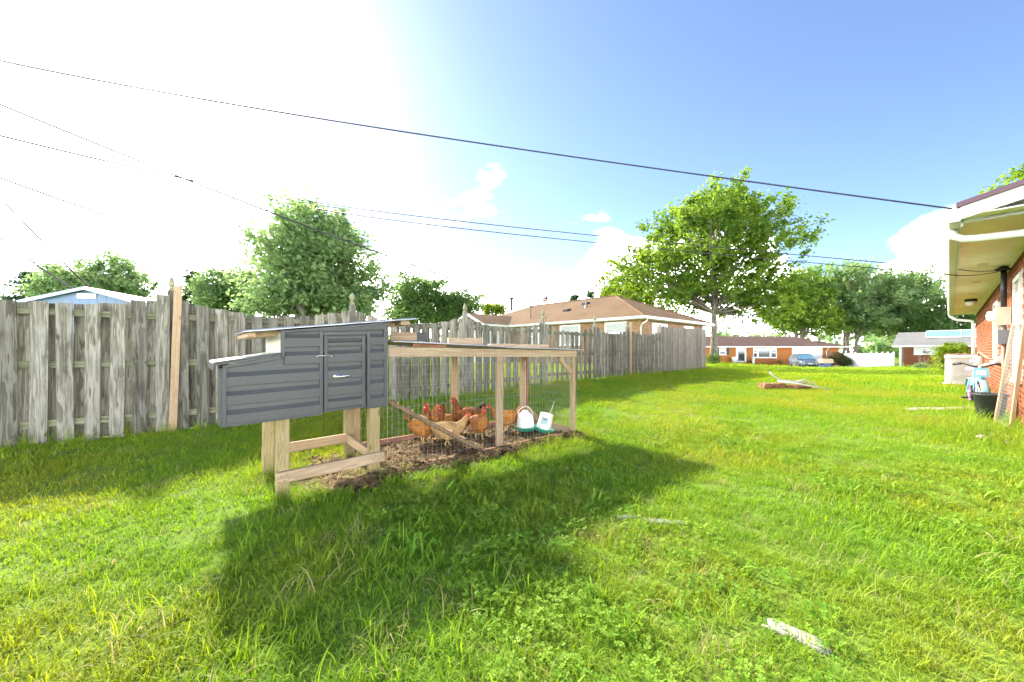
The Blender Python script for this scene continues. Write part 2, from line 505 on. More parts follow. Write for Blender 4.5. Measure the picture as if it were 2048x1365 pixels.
class MB:
    def __init__(self):
        self.v, self.f, self.mi, self.t = [], [], [], []

    def add(self, vs, fs, m=0, t=0.5):
        b = len(self.v)
        self.v += [tuple(x) for x in vs]
        for f in fs:
            self.f.append([i + b for i in f]); self.mi.append(m); self.t.append(t)
        return self

    def obox(self, c, ax, ay, az, m=0, t=0.5):
        c, ax, ay, az = Vector(c), Vector(ax), Vector(ay), Vector(az)
        vs = [c + sx * ax + sy * ay + sz * az for sz in (-1, 1) for sy in (-1, 1) for sx in (-1, 1)]
        return self.add(vs, [(0, 2, 3, 1), (4, 5, 7, 6), (0, 1, 5, 4), (2, 6, 7, 3), (0, 4, 6, 2), (1, 3, 7, 5)], m, t)

    def box(self, x0, x1, y0, y1, z0, z1, m=0, t=0.5):
        return self.obox(((x0 + x1) / 2, (y0 + y1) / 2, (z0 + z1) / 2), ((x1 - x0) / 2, 0, 0), (0, (y1 - y0) / 2, 0), (0, 0, (z1 - z0) / 2), m, t)

    def prism(self, poly, ext, m=0, t=0.5):
        """polygon (list of 3D points) pushed along ext"""
        e = Vector(ext); n = len(poly)
        vs = [Vector(p) for p in poly] + [Vector(p) + e for p in poly]
        fs = [tuple(range(n - 1, -1, -1)), tuple(range(n, 2 * n))] + [(i, (i + 1) % n, n + (i + 1) % n, n + i) for i in range(n)]
        return self.add(vs, fs, m, t)

    def tube(self, pts, r, n=8, m=0, t=0.5, cap=True, flat=1.0):
        pts = [Vector(p) for p in pts]
        k = len(pts)
        rs = [r] * k if isinstance(r, (int, float)) else list(r)
        vs, fs = [], []
        up = None
        for i in range(k):
            d = (pts[min(i + 1, k - 1)] - pts[max(i - 1, 0)]).normalized()
            if up is None:
                up = Vector((0, 0, 1)) if abs(d.z) < 0.9 else Vector((1, 0, 0))
            a = d.cross(up)
            if a.length < 1e-5:
                a = d.cross(Vector((0, 1, 0)))
            a.normalize(); b = a.cross(d).normalized(); up = b
            for j in range(n):
                w = 2 * math.pi * j / n
                vs.append(pts[i] + a * (rs[i] * math.cos(w)) + b * (rs[i] * flat * math.sin(w)))
        for i in range(k - 1):
            for j in range(n):
                p, q = i * n + j, i * n + (j + 1) % n
                fs.append((p, q, q + n, p + n))
        if cap:
            fs.append(tuple(range(n - 1, -1, -1))); fs.append(tuple(range((k - 1) * n, k * n)))
        return self.add(vs, fs, m, t)

    def lathe(self, prof, n=20, c=(0, 0, 0), m=0, t=0.5):
        vs, fs = [], []
        for r, z in prof:
            for j in range(n):
                w = 2 * math.pi * j / n
                vs.append((c[0] + r * math.cos(w), c[1] + r * math.sin(w), c[2] + z))
        for i in range(len(prof) - 1):
            for j in range(n):
                p, q = i * n + j, i * n + (j + 1) % n
                fs.append((p, q, q + n, p + n))
        fs.append(tuple(range(n - 1, -1, -1)))
        fs.append(tuple(range((len(prof) - 1) * n, len(prof) * n)))
        return self.add(vs, fs, m, t)

    def mesh(self, name):
        me = bpy.data.meshes.new(name)
        me.from_pydata(self.v, [], self.f)
        me.polygons.foreach_set('material_index', self.mi)
        at = me.attributes.new('tint', 'FLOAT', 'FACE')
        at.data.foreach_set('value', self.t)
        me.update()
        return me

    def build(self, name, mats, parent=None, smooth=False, loc=None, rot=None):
        return link(name, self.mesh(name), mats, parent, smooth, loc, rot)


def np_mesh(name, verts, faces, tint=None, mi=None):
    """verts (n,3), faces (m,k) with one k"""
    verts = np.asarray(verts, dtype=np.float32); faces = np.asarray(faces, dtype=np.int32)
    me = bpy.data.meshes.new(name)
    k = faces.shape[1]
    me.vertices.add(len(verts)); me.vertices.foreach_set('co', verts.ravel())
    me.loops.add(faces.size); me.loops.foreach_set('vertex_index', faces.ravel())
    me.polygons.add(len(faces))
    me.polygons.foreach_set('loop_start', np.arange(0, faces.size, k, dtype=np.int32))
    me.polygons.foreach_set('loop_total', np.full(len(faces), k, dtype=np.int32))
    if mi is not None:
        me.polygons.foreach_set('material_index', np.asarray(mi, dtype=np.int32))
    me.update(calc_edges=True)
    me.validate()
    if tint is not None:
        at = me.attributes.new('tint', 'FLOAT', 'FACE')
        at.data.foreach_set('value', np.asarray(tint, dtype=np.float32))
    return me


def beam(name, p0, p1, w, h, mat, parent=None, up=(0, 0, 1), bev=0.003, warp=0.0, taper=1.0, mats=None):
    """a piece of lumber from p0 to p1 (in the parent's space); local X runs along it, w is local Y, h local Z"""
    p0, p1 = Vector(p0), Vector(p1)
    d = p1 - p0; L = d.length
    x = d.normalized(); z = Vector(up); z = (z - x * z.dot(x)).normalized(); y = z.cross(x)
    vs, fs = [], []
    a, b, e = w / 2, h / 2, min(bev, w / 3, h / 3)
    sec = [(-a + e, -b), (a - e, -b), (a, -b + e), (a, b - e), (a - e, b), (-a + e, b), (-a, b - e), (-a, -b + e)]
    k = 4 if warp else 2
    bow = random.uniform(-1, 1) * warp; bow2 = random.uniform(-1, 1) * warp; tw = random.uniform(-1, 1) * warp * 4
    for i in range(k):
        f = i / (k - 1)
        s = math.sin(f * math.pi)
        sc = 1 + (taper - 1) * f
        ca, sa = math.cos(tw * (f - 0.5)), math.sin(tw * (f - 0.5))
        for (q, r) in sec:
            vs.append((-L / 2 + L * f, sc * (q * ca - r * sa) + bow * s, sc * (q * sa + r * ca) + bow2 * s))
    for i in range(k - 1):
        for j in range(8):
            p, q = i * 8 + j, i * 8 + (j + 1) % 8
            fs.append((p, q, q + 8, p + 8))
    fs.append(tuple(range(7, -1, -1))); fs.append(tuple(range((k - 1) * 8, k * 8)))
    mb = MB().add(vs, fs)
    o = mb.build(name, mats or mat, parent)
    M = Matrix((x, y, z)).transposed().to_4x4()
    M.translation = (p0 + p1) / 2
    o.matrix_local = M
    return o


def UV(alpha):
    """unit vectors along (u) and across to the left (v) for a line at alpha degrees right of the view axis"""
    a = R(alpha)
    return Vector((math.sin(a), math.cos(a), 0)), Vector((-math.cos(a), math.sin(a), 0))


def copy_tree(o, parent=None):
    c = o.copy(); col.objects.link(c); c.parent = parent
    for ch in o.children:
        copy_tree(ch, c)
    return c


# ------------------------------------------------------------------ terrain
_cp = np.array([
    (0, 0, 0), (0, -3, 0), (-2, 3, 0), (-1.2, 3.5, 0), (.87, 5.3, 0), (0, 2, 0), (2, 2, 0), (-3, 1.5, 0), (4, 1, 0),
    (-6.6, 5, .05), (-4.8, 5.5, .03), (-2.9, 7, .12), (-.9, 8.7, .21), (.83, 10.1, .27), (2.6, 11.9, .27), (4.1, 13.7, .26),
    (5.9, 15.4, .23), (9.6, 19, .20), (17.4, 33, -.02), (8.6, 12, .03), (15, 20, -.08), (22.5, 30, -.40), (30, 40, -.74),
    (34.5, 46, -.90), (39, 52, -.86), (27, 52, -.62), (5, 4, 0.02), (8, 6.5, .06), (10, 8, .07), (13, 11, .08), (17, 14.5, .02),
    (48, 43.6, -.70), (32, 28, -.42), (-8, 12, .2), (6.8, 20, .30), (0, 27, .28), (-20, 20, .2), (-30, 40, .2), (-12, 0, .05),
    (12, -2, 0), (60, 60, -.9), (10, 60, -.4), (-20, 70, 0), (100, 30, -.9), (80, -60, -.5), (-80, -60, 0), (-100, 40, .1), (0, 120, -.5),
    (100, 110, -.9), (-100, 120, 0), (0, -120, -.2), (3.5, 4.5, 0), (6, 8, 0.04)], dtype=float)
_C = 1.6
_d = np.sqrt(((_cp[:, None, :2] - _cp[None, :, :2]) ** 2).sum(-1) + _C * _C)
_w = np.linalg.solve(_d + np.eye(len(_cp)) * 0.02, _cp[:, 2] - _cp[:, 2].mean())


def gz_np(x, y):
    x, y = np.asarray(x, float), np.asarray(y, float)
    shp = x.shape
    x, y = x.ravel(), y.ravel()
    out = np.empty(len(x))
    for i in range(0, len(x), 20000):
        d = np.sqrt((x[i:i + 20000, None] - _cp[None, :, 0]) ** 2 + (y[i:i + 20000, None] - _cp[None, :, 1]) ** 2 + _C * _C)
        out[i:i + 20000] = d @ _w + _cp[:, 2].mean()
    return out.reshape(shp)


def gz(x, y):
    return float(gz_np(np.array([x]), np.array([y]))[0])


def ground_at(px, py, z=None, it=6):
    """photo pixel -> point of the lawn"""
    Y = 5.0
    zz = 0.0
    for _ in range(it):
        Y = (EYE - zz) * 768 / max(py - 702.0, 0.5)
        zz = gz((px - 1024) / 768 * Y, Y)
    return Vector(((px - 1024) / 768 * Y, Y, zz))


def at(px, py, Y):
    return Vector(((px - 1024) / 768 * Y, Y, EYE + (702 - py) * Y / 768))


def vnoise(x, y, seed=0, n=5):
    """cheap smooth 2D noise from a few sines, about -1..1"""
    rs = np.random.RandomState(seed)
    o = 0
    for i in range(n):
        a = rs.uniform(0, 2 * np.pi); k = rs.uniform(0.7, 1.6); p = rs.uniform(0, 6.28)
        o = o + np.sin((x * np.cos(a) + y * np.sin(a)) * k * (1 + 0.6 * i) + p + 0.8 * np.sin((x * np.sin(a) - y * np.cos(a)) * k * 0.7)) / (1 + 0.4 * i)
    return o / 2.2


rad = np.concatenate([np.linspace(0.0, 8, 41), np.geomspace(8.3, 620, 90)])
nth = 160
th = np.linspace(0, 2 * np.pi, nth, endpoint=False)
GX = (rad[:, None] * np.cos(th)[None]).ravel(); GY = (rad[:, None] * np.sin(th)[None]).ravel()
GZ = gz_np(GX, GY) + 0.008 * vnoise(GX * 1.6, GY * 1.6, 3) * np.exp(-np.hypot(GX, GY) / 12)
fac = np.clip((np.hypot(GX, GY) - 90) / 60, 0, 1)
GZ = GZ * (1 - fac) - 0.6 * fac
ii, jj = np.meshgrid(np.arange(len(rad) - 1), np.arange(nth), indexing='ij')
p = ii * nth + jj; q = ii * nth + (jj + 1) % nth
gf = np.stack([p, p + nth, q + nth, q], -1).reshape(-1, 4)
ground = link('ground', np_mesh('ground', np.stack([GX, GY, GZ], -1), gf), 'lawn_ground', smooth=True)
tag(ground, 'lawn soil and grass stretching from the yard to the far houses', 'ground', kind='structure')

# frames of the place ------------------------------------------------
CA = 50.0                                     # coop and run
CU, CV = UV(CA)
COOP = Vector((-2.096, 2.777, 0))
CRZ = R(90 - CA)
FA = 50.33                                    # long fence
FU, FV = UV(FA)
FFOOT = Vector((-4.641, 5.596, 0))
HA = 48.7                                     # near brick house on the right
HU, HV = UV(HA)


def coop_sd(x, y):
    dx, dy = x - COOP.x, y - COOP.y
    return dx * CU.x + dy * CU.y, dx * CV.x + dy * CV.y


def house_sd(x, y):
    return x * HU.x + y * HU.y, x * HV.x + y * HV.y


WALL_D = -0.69                                # near house wall plane
NB = Vector((6.8, 19.8, 0)); NU, NV = UV(47.6)  # neighbour house: front corner of its eaves

# ------------------------------------------------------------------ grass
def soil_mask(x, y):
    """1 on the bare soil of the run and its spill"""
    s, d = coop_sd(x, y)
    e = 0.05 * vnoise(x * 6, y * 6, 5) + 0.03 * vnoise(x * 17, y * 17, 6)
    inside = (s > 0.80 + e * 1.5) & (s < 3.93 + e * .3) & (d > -0.13 + e - 0.10 * np.clip((1.9 - s) / .8, 0, 1) + 0.06 * np.clip((s - 2.6), 0, 1)) & (d < 1.03 + e * .3)
    return inside


def blades(n, rad_, lmin, lmax, w, segs, seed, lean=0.7, lay=0.0, tri=True):
    """one tuft: n curved blades on a disc; returns verts, quads, tint"""
    rs = np.random.RandomState(seed)
    V, F, T = [], [], []
    for i in range(n):
        a = rs.uniform(0, 2 * np.pi); rr = rad_ * math.sqrt(rs.uniform())
        bx, by = rr * math.cos(a), rr * math.sin(a)
        L = rs.uniform(lmin, lmax); az = rs.uniform(0, 2 * np.pi) if lay == 0 else rs.normal(0.4, 1.2)
        th0 = abs(rs.normal(0, 0.30)) * lean; bend = rs.uniform(0.5, 1.7) * lean + lay
        ww = w * rs.uniform(0.7, 1.35)
        px, py = -math.sin(az), math.cos(az)
        tw = rs.uniform(-0.6, 0.6)
        pos = np.array([bx, by, -0.01]); b0 = len(V)
        for k in range(segs + 1):
            f = k / segs
            wk = ww * (1 - f ** 1.8) * 0.5 + ww * 0.06
            cz = math.cos(tw)
            V.append(pos + np.array([px * cz, py * cz, math.sin(tw)]) * wk)
            V.append(pos - np.array([px * cz, py * cz, math.sin(tw)]) * wk)
            ang = th0 + bend * f
            st = L / segs
            pos = pos + np.array([math.cos(az) * math.sin(ang) * st, math.sin(az) * math.sin(ang) * st, max(math.cos(ang), -0.25) * st])
            if pos[2] < 0.004 and k > 0:
                pos[2] = 0.004
        tt = np.clip(rs.normal(0.45, 0.28), 0, 1)
        for k in range(segs):
            q = b0 + 2 * k
            F.append((q, q + 1, q + 3, q + 2)); T.append(tt)
    return np.array(V), np.array(F), np.array(T)


def clover_tuft(n, rad_, h, size, seed):
    rs = np.random.RandomState(seed)
    V, F, T = [], [], []
    for i in range(n):
        a = rs.uniform(0, 6.283); rr = rad_ * math.sqrt(rs.uniform())
        c = np.array([rr * math.cos(a), rr * math.sin(a), h * rs.uniform(0.45, 1.05)])
        tt = np.clip(rs.normal(0.5, 0.25), 0, 1)
        r0 = rs.uniform(0, 6.28)
        tilt = rs.normal(0, 0.28, 2)
        sz = size * rs.uniform(0.7, 1.25)
        for l in range(3):
            w = r0 + l * 2.094
            dx, dy = math.cos(w), math.sin(w)
            nx, ny = -dy, dx
            b = len(V)
            for (u, v) in ((0.05, 0.0), (0.62, 0.52), (1.0, 0.16), (0.95, -0.1), (0.62, -0.52)):
                p_ = np.array([(dx * u + nx * v) * sz, (dy * u + ny * v) * sz, 0.0])
                p_[2] = p_[0] * tilt[0] + p_[1] * tilt[1] + 0.12 * sz * u
                V.append(c + p_)
            V.append(c + np.array([0, 0, 0.0]))
            F.append((b, b + 1, b + 2, b + 3)); F.append((b, b + 3, b + 4, b + 4)); T += [tt, tt]
        st = len(V)
        V += [c + [.0008, 0, 0], c - [.0008, 0, 0], np.array([c[0] * .8 - .0008, c[1] * .8, 0]), np.array([c[0] * .8 + .0008, c[1] * .8, 0])]
        F.append((st, st + 1, st + 2, st + 3)); T.append(tt)
    F = np.array(F)
    return np.array(V), F, np.array(T)


src = bpy.data.collections.new('grass_sources')      # not linked to the scene: only the instancer reads it


def source(i, name, me, mat):
    me.materials.append(MATS[mat])
    o = bpy.data.objects.new('%02d_%s' % (i, name), me)
    src.objects.link(o)


def tri_clean(V, F, T):
    return np_mesh('tuft', V, F, T)


k = 0
VAR = {}


def variant(kind, V, F, T, mat):
    global k
    me = bpy.data.meshes.new('tuft')
    me.from_pydata([tuple(x) for x in V], [], [tuple(dict.fromkeys(int(i) for i in f)) for f in F])
    at_ = me.attributes.new('tint', 'FLOAT', 'FACE'); at_.data.foreach_set('value', T.astype(np.float32))
    source(k, kind, me, mat)
    VAR.setdefault(kind, []).append(k); k += 1


for s_ in range(5):
    variant('near', *blades(34, 0.08, 0.032, 0.078, 0.0036, 4, 10 + s_, 1.35), 'grass_blade')
for s_ in range(3):
    variant('long', *blades(12, 0.07, 0.09, 0.17, 0.0038, 5, 30 + s_, 1.3), 'grass_blade')
for s_ in range(3):
    variant('clover', *clover_tuft(24, 0.09, 0.055, 0.0125, 40 + s_), 'clover')
for s_ in range(4):
    variant('mid', *blades(48, 0.16, 0.03, 0.072, 0.0065, 2, 50 + s_, 1.2), 'grass_blade')
for s_ in range(3):
    variant('far', *blades(60, 0.42, 0.04, 0.09, 0.018, 1, 60 + s_, 0.8), 'grass_blade')
for s_ in range(2):
    variant('vfar', *blades(70, 1.0, 0.06, 0.13, 0.05, 1, 70 + s_, 0.6), 'grass_blade')
for s_ in range(2):
    variant('weed', *blades(16, 0.08, 0.16, 0.40, 0.0065, 5, 80 + s_, 1.0), 'grass_blade')
for s_ in range(2):
    variant('dry', *blades(14, 0.09, 0.06, 0.16, 0.003, 4, 90 + s_, 1.3), 'grass_dry')
for s_ in range(2):
    variant('broad', *blades(9, 0.05, 0.07, 0.15, 0.016, 4, 100 + s_, 1.0), 'clover')
V, F, T = clover_tuft(6, 0.04, 0.05, 0.006, 110)
mbf = MB()
for s_ in range(2):
    a = s_ * 2.4
    mbf.lathe([(0.001, 0), (0.004, 0.002), (0.0055, 0.005), (0.004, 0.008), (0.001, 0.010)], 7, (0.06 * math.cos(a), 0.06 * math.sin(a), 0.045))
    mbf.tube([(0.06 * math.cos(a), 0.06 * math.sin(a), 0.045), (0.05 * math.cos(a), 0.05 * math.sin(a), 0)], 0.0012, 3)
mef = mbf.mesh('clover_flower'); source(k, 'flower', mef, 'plastic_white'); VAR['flower'] = [k]; k += 1

rs = np.random.RandomState(11)
FENCE_LINE = [FFOOT + FU * -9, FFOOT + FU * 7.094, Vector((2.56, 11.86, 0)), Vector((4.13, 13.73, 0)), Vector((5.93, 15.38, 0)), Vector((9.6, 19.05, 0))]


def allowed(x, y):
    s, d = house_sd(x, y)
    ok = ~((s > 6.6) & (s < 23.2) & (d < WALL_D + 0.03) & (d > -12))
    a, b = (x - NB.x) * NU.x + (y - NB.y) * NU.y, (x - NB.x) * NV.x + (y - NB.y) * NV.y
    ok &= ~((a > 0.3) & (a < 8.8) & (b > 0.3) & (b < 18))
    ok &= ~((y > 52) & (x > 20) & (x < 46)) & ~((y > 43.7) & (x > 44) & (y < 54))
    ok &= ~((x > 34.2) & (x < 44.5) & (y > 44.2) & (y < 52))
    ok &= ~soil_mask(x, y)
    for (cx, cy, hx, hy, rot) in SLABS:
        ca, sa = math.cos(rot), math.sin(rot)
        u_, v_ = (x - cx) * ca + (y - cy) * sa, -(x - cx) * sa + (y - cy) * ca
        ok &= ~((abs(u_) < hx * 0.75) & (abs(v_) < hy * 0.6))
    return ok


SLABS = [(1.16, 1.57, 0.115, 0.042, -0.85), (1.03, 2.63, 0.14, 0.04, -0.18), (0.80, 2.70, 0.08, 0.035, 0.1),
         (8.35, 7.35, 0.85, 0.16, 0.05)]
P, ROT, SC, IDX = [], [], [], []


def scatter(r0, r1, dens, kinds, probs, smin, smax, half=68, fn=None):
    area = 0.5 * (r1 * r1 - r0 * r0) * 2 * R(half)
    n = int(area * dens)
    r = np.sqrt(rs.uniform(r0 * r0, r1 * r1, n)); a = rs.uniform(-R(half), R(half), n)
    x, y = r * np.sin(a), r * np.cos(a)
    ok = allowed(x, y)
    if fn is not None:
        ok &= rs.uniform(0, 1, n) < fn(x, y)
    x, y = x[ok], y[ok]
    put(x, y, rs.choice(len(kinds), len(x), p=probs), kinds, smin, smax)


def put(x, y, which, kinds, smin, smax):
    n = len(x)
    if n == 0:
        return
    z = gz_np(x, y)
    idx = np.array([VAR[kinds[w]][rs.randint(len(VAR[kinds[w]]))] for w in which])
    P.append(np.stack([x, y, z], -1)); IDX.append(idx)
    ROT.append(np.stack([rs.normal(0, 0.10, n), rs.normal(0, 0.10, n), rs.uniform(0, 6.283, n)], -1))
    sc = rs.uniform(smin, smax, n) * (1 + 0.22 * vnoise(x * 1.1, y * 1.1, 8))
    SC.append(sc)


bare = lambda x, y: np.clip(1.12 - np.clip(vnoise(x * 2.3, y * 2.3, 21) - 0.75, 0, 1) * 2.5, 0.45, 1)
cl = lambda x, y: np.clip((vnoise(x * 1.3 + 4, y * 1.3, 9) + 0.25 * (x > 0.2)) * 2.2, 0, 1) * (x > -0.2 - 0.3 * y)
scatter(0.9, 3.2, 400, ['near', 'long', 'dry'], [0.90, 0.07, 0.03], 0.7, 1.15, 72, bare)
scatter(3.2, 6.5, 210, ['near', 'mid', 'long', 'dry'], [0.60, 0.33, 0.04, 0.03], 0.75, 1.2, 72, bare)
scatter(6.5, 15, 62, ['mid', 'long', 'dry'], [0.935, 0.035, 0.03], 0.9, 1.35, 70)
scatter(15, 34, 15, ['far'], [1.0], 0.85, 1.3, 62)
scatter(34, 75, 2.6, ['vfar'], [1.0], 0.8, 1.3, 60)
scatter(1.0, 7.0, 46, ['clover', 'flower', 'broad'], [0.938, 0.004, 0.058], 0.75, 1.25, 70, cl)
thatch = lambda x, y: np.clip((vnoise(x * 1.7 + 9, y * 1.7, 33) - 0.45) * 2.0, 0, 1)
scatter(1.0, 9.0, 60, ['dry'], [1.0], 0.6, 1.1, 70, thatch)
# taller fringe along the fences, the house wall and round the posts
for i in range(len(FENCE_LINE) - 1):
    a, b = FENCE_LINE[i], FENCE_LINE[i + 1]
    L = (b - a).length; n = int(L * 42)
    f = rs.uniform(0, 1, n); off = rs.normal(0, 0.09, n)
    nv = Vector((-(b - a).y, (b - a).x, 0)).normalized()
    put(a.x + (b.x - a.x) * f + nv.x * off - nv.x * 0.02, a.y + (b.y - a.y) * f + nv.y * off - nv.y * 0.02, rs.choice(3, n, p=[.45, .4, .15]), ['weed', 'long', 'broad'], 0.45, 1.0)
n = 420
s_, d_ = rs.uniform(6.6, 22, n), WALL_D + np.abs(rs.normal(0, 0.16, n)) + 0.03
put(s_ * HU.x + d_ * HV.x, s_ * HU.y + d_ * HV.y, rs.choice(3, n, p=[.5, .3, .2]), ['long', 'weed', 'broad'], 0.5, 1.0)
for (s0, d0) in ((0.38, 0.06), (1.11, 0.05), (0.38, 0.75), (1.11, 0.76), (3.9, 0.0), (3.4, -0.06), (3.0, -0.1)):
    n = 34
    s_, d_ = s0 + rs.normal(0, 0.11, n), d0 + rs.normal(0, 0.10, n) - 0.05
    put(COOP.x + s_ * CU.x + d_ * CV.x, COOP.y + s_ * CU.y + d_ * CV.y, rs.choice(3, n, p=[.35, .5, .15]), ['weed', 'long', 'broad'], 0.4, 0.75)
n = 60                                         # leafy weeds in front of the soil spill
s_, d_ = rs.uniform(0.55, 1.6, n), rs.normal(-0.26, 0.06, n)
put(COOP.x + s_ * CU.x + d_ * CV.x, COOP.y + s_ * CU.y + d_ * CV.y, rs.choice(3, n, p=[.5, .3, .2]), ['broad', 'clover', 'long'], 0.7, 1.1)
# rank clump at the right by the leaning frame
n = 260
x_, y_ = 6.6 + rs.normal(0, 0.5, n), 5.3 + rs.normal(0, 0.45, n)
ok = allowed(x_, y_)
put(x_[ok], y_[ok], rs.choice(2, ok.sum(), p=[.6, .4]), ['long', 'weed'], 0.5, 0.9)

P = np.concatenate(P); ROT = np.concatenate(ROT); SC = np.concatenate(SC); IDX = np.concatenate(IDX)
gme = bpy.data.meshes.new('grass')
gme.vertices.add(len(P)); gme.vertices.foreach_set('co', P.astype(np.float32).ravel())
for nm, typ, dat in (('g_rot', 'FLOAT_VECTOR', ROT), ('g_scale', 'FLOAT', SC), ('g_index', 'INT', IDX)):
    a_ = gme.attributes.new(nm, typ, 'POINT')
    a_.data.foreach_set('vector' if typ == 'FLOAT_VECTOR' else 'value', dat.astype(np.int32 if typ == 'INT' else np.float32).ravel())
grass = bpy.data.objects.new('grass', gme); col.objects.link(grass)
tag(grass, 'long bright green lawn grass with clover covering the yard', 'grass', kind='stuff')
ng = bpy.data.node_groups.new('grow_grass', 'GeometryNodeTree')
ng.interface.new_socket('Geometry', in_out='INPUT', socket_type='NodeSocketGeometry')
ng.interface.new_socket('Geometry', in_out='OUTPUT', socket_type='NodeSocketGeometry')
gi, go = ng.nodes.new('NodeGroupInput'), ng.nodes.new('NodeGroupOutput')
iop = ng.nodes.new('GeometryNodeInstanceOnPoints')
ci = ng.nodes.new('GeometryNodeCollectionInfo'); ci.inputs['Collection'].default_value = src
ci.inputs['Separate Children'].default_value = True; ci.inputs['Reset Children'].default_value = True


def named(nm, typ):
    n_ = ng.nodes.new('GeometryNodeInputNamedAttribute'); n_.data_type = typ; n_.inputs['Name'].default_value = nm
    return n_.outputs['Attribute']


ng.links.new(gi.outputs[0], iop.inputs['Points']); ng.links.new(ci.outputs[0], iop.inputs['Instance'])
iop.inputs['Pick Instance'].default_value = True
ng.links.new(named('g_index', 'INT'), iop.inputs['Instance Index'])
ng.links.new(named('g_rot', 'FLOAT_VECTOR'), iop.inputs['Rotation'])
ng.links.new(named('g_scale', 'FLOAT'), iop.inputs['Scale'])
ng.links.new(iop.outputs[0], go.inputs[0])
md = grass.modifiers.new('grow', 'NODES'); md.node_group = ng

# bare soil of the run: bumpy bed that dips under the lawn at its ragged rim
ns_, nd_ = 170, 80
S_, D_ = np.meshgrid(np.linspace(0.45, 4.02, ns_), np.linspace(-0.42, 1.12, nd_), indexing='ij')
X_ = COOP.x + S_ * CU.x + D_ * CV.x; Y_ = COOP.y + S_ * CU.y + D_ * CV.y
e_ = 0.05 * vnoise(X_ * 6, Y_ * 6, 5)
rim = np.minimum.reduce([S_ - 0.72 - e_ * 1.5, 3.95 - S_, D_ + 0.17 + 0.12 * np.clip((1.9 - S_) / .8, 0, 1) - 0.06 * np.clip(S_ - 2.6, 0, 1) - e_, 1.05 - D_])
Z_ = gz_np(X_, Y_) + np.clip(rim * 0.5, -0.05, 0.03) + np.where(rim > 0, 1, 0) * (0.014 * vnoise(X_ * 9, Y_ * 9, 12) + 0.010 * vnoise(X_ * 27, Y_ * 27, 13)) + 0.012
Z_ += 0.035 * np.exp(-((D_ + 0.06) / 0.07) ** 2) * (rim > 0)
ii, jj = np.meshgrid(np.arange(ns_ - 1), np.arange(nd_ - 1), indexing='ij')
p = ii * nd_ + jj
soil = link('soil', np_mesh('soil', np.stack([X_, Y_, Z_], -1).reshape(-1, 3), np.stack([p, p + nd_, p + nd_ + 1, p + 1], -1).reshape(-1, 4)), 'soil', smooth=True)
tag(soil, 'bare brown scratched soil under the chicken run', 'soil', kind='structure')


def soil_z(x, y):
    s, d = coop_sd(x, y)
    i = int(np.clip(round((s - 0.45) / (3.57 / (ns_ - 1))), 0, ns_ - 1)); j = int(np.clip(round((d + 0.42) / (1.54 / (nd_ - 1))), 0, nd_ - 1))
    return max(float(Z_[i, j]), gz(x, y))


# crumbs of earth and wisps of straw on the soil
ico = np.array([(1, 0, 0), (-1, 0, 0), (0, 1, 0), (0, -1, 0), (0, 0, 1), (0, 0, -1)], float)
icf = np.array([(0, 2, 4), (2, 1, 4), (1, 3, 4), (3, 0, 4), (2, 0, 5), (1, 2, 5), (3, 1, 5), (0, 3, 5)])
n = 5200
idx_ = rs.randint(0, ns_ * nd_, n * 2)
idx_ = idx_[rim.ravel()[idx_] > 0.01][:n]; n = len(idx_)
cx, cy, cz_ = X_.ravel()[idx_] + rs.normal(0, .012, n), Y_.ravel()[idx_] + rs.normal(0, .012, n), Z_.ravel()[idx_]
sz = np.clip(rs.lognormal(-5.0, 0.6, n), 0.003, 0.028)
sz = np.where(coop_sd(cx, cy)[1] < 0.02, sz * 1.3, sz)
vv = ico[None] * rs.uniform(0.6, 1.3, (n, 6, 1)) * sz[:, None, None]
vv[:, :, 2] *= 0.7
vv += np.stack([cx, cy, cz_ + sz * 0.2], -1)[:, None]
cl_o = link('soil_clod', np_mesh('soil_clod', vv.reshape(-1, 3), (icf[None] + 6 * np.arange(n)[:, None, None]).reshape(-1, 3), np.repeat(np.clip(rs.normal(.4, .3, n), 0, 1), 8)), 'clod')
tag(cl_o, 'dark crumbs of earth scattered over the run soil', 'soil', kind='stuff')
n = 2600
s_, d_ = np.concatenate([rs.uniform(0.5, 1.25, n // 2), rs.uniform(0.9, 3.9, n - n // 2)]), np.concatenate([rs.normal(0.28, 0.2, n // 2), rs.uniform(-0.2, 1.0, n - n // 2)])
cx, cy = COOP.x + s_ * CU.x + d_ * CV.x, COOP.y + s_ * CU.y + d_ * CV.y
cz_ = np.array([soil_z(a, b) for a, b in zip(cx, cy)]) + 0.012 + 0.02 * rs.uniform(0, 1, n) ** 2
a = rs.uniform(0, 6.28, n); L = rs.uniform(0.015, 0.06, n); up = rs.normal(0, .35, n)
dx, dy, dz = np.cos(a) * L, np.sin(a) * L, up * L * .5
wx, wy = -np.sin(a) * 0.0016, np.cos(a) * 0.0016
vv = np.stack([np.stack([cx - dx - wx, cy - dy - wy, cz_ - dz], -1), np.stack([cx + dx - wx, cy + dy - wy, cz_ + dz], -1),
               np.stack([cx + dx + wx, cy + dy + wy, cz_ + dz], -1), np.stack([cx - dx + wx, cy - dy + wy, cz_ - dz], -1)], 1)
so = link('straw', np_mesh('straw', vv.reshape(-1, 3), np.arange(4 * n).reshape(-1, 4), rs.uniform(0, 1, n)), 'straw')
tag(so, 'dry yellow straw bits under the coop and over the soil', 'straw', kind='stuff')

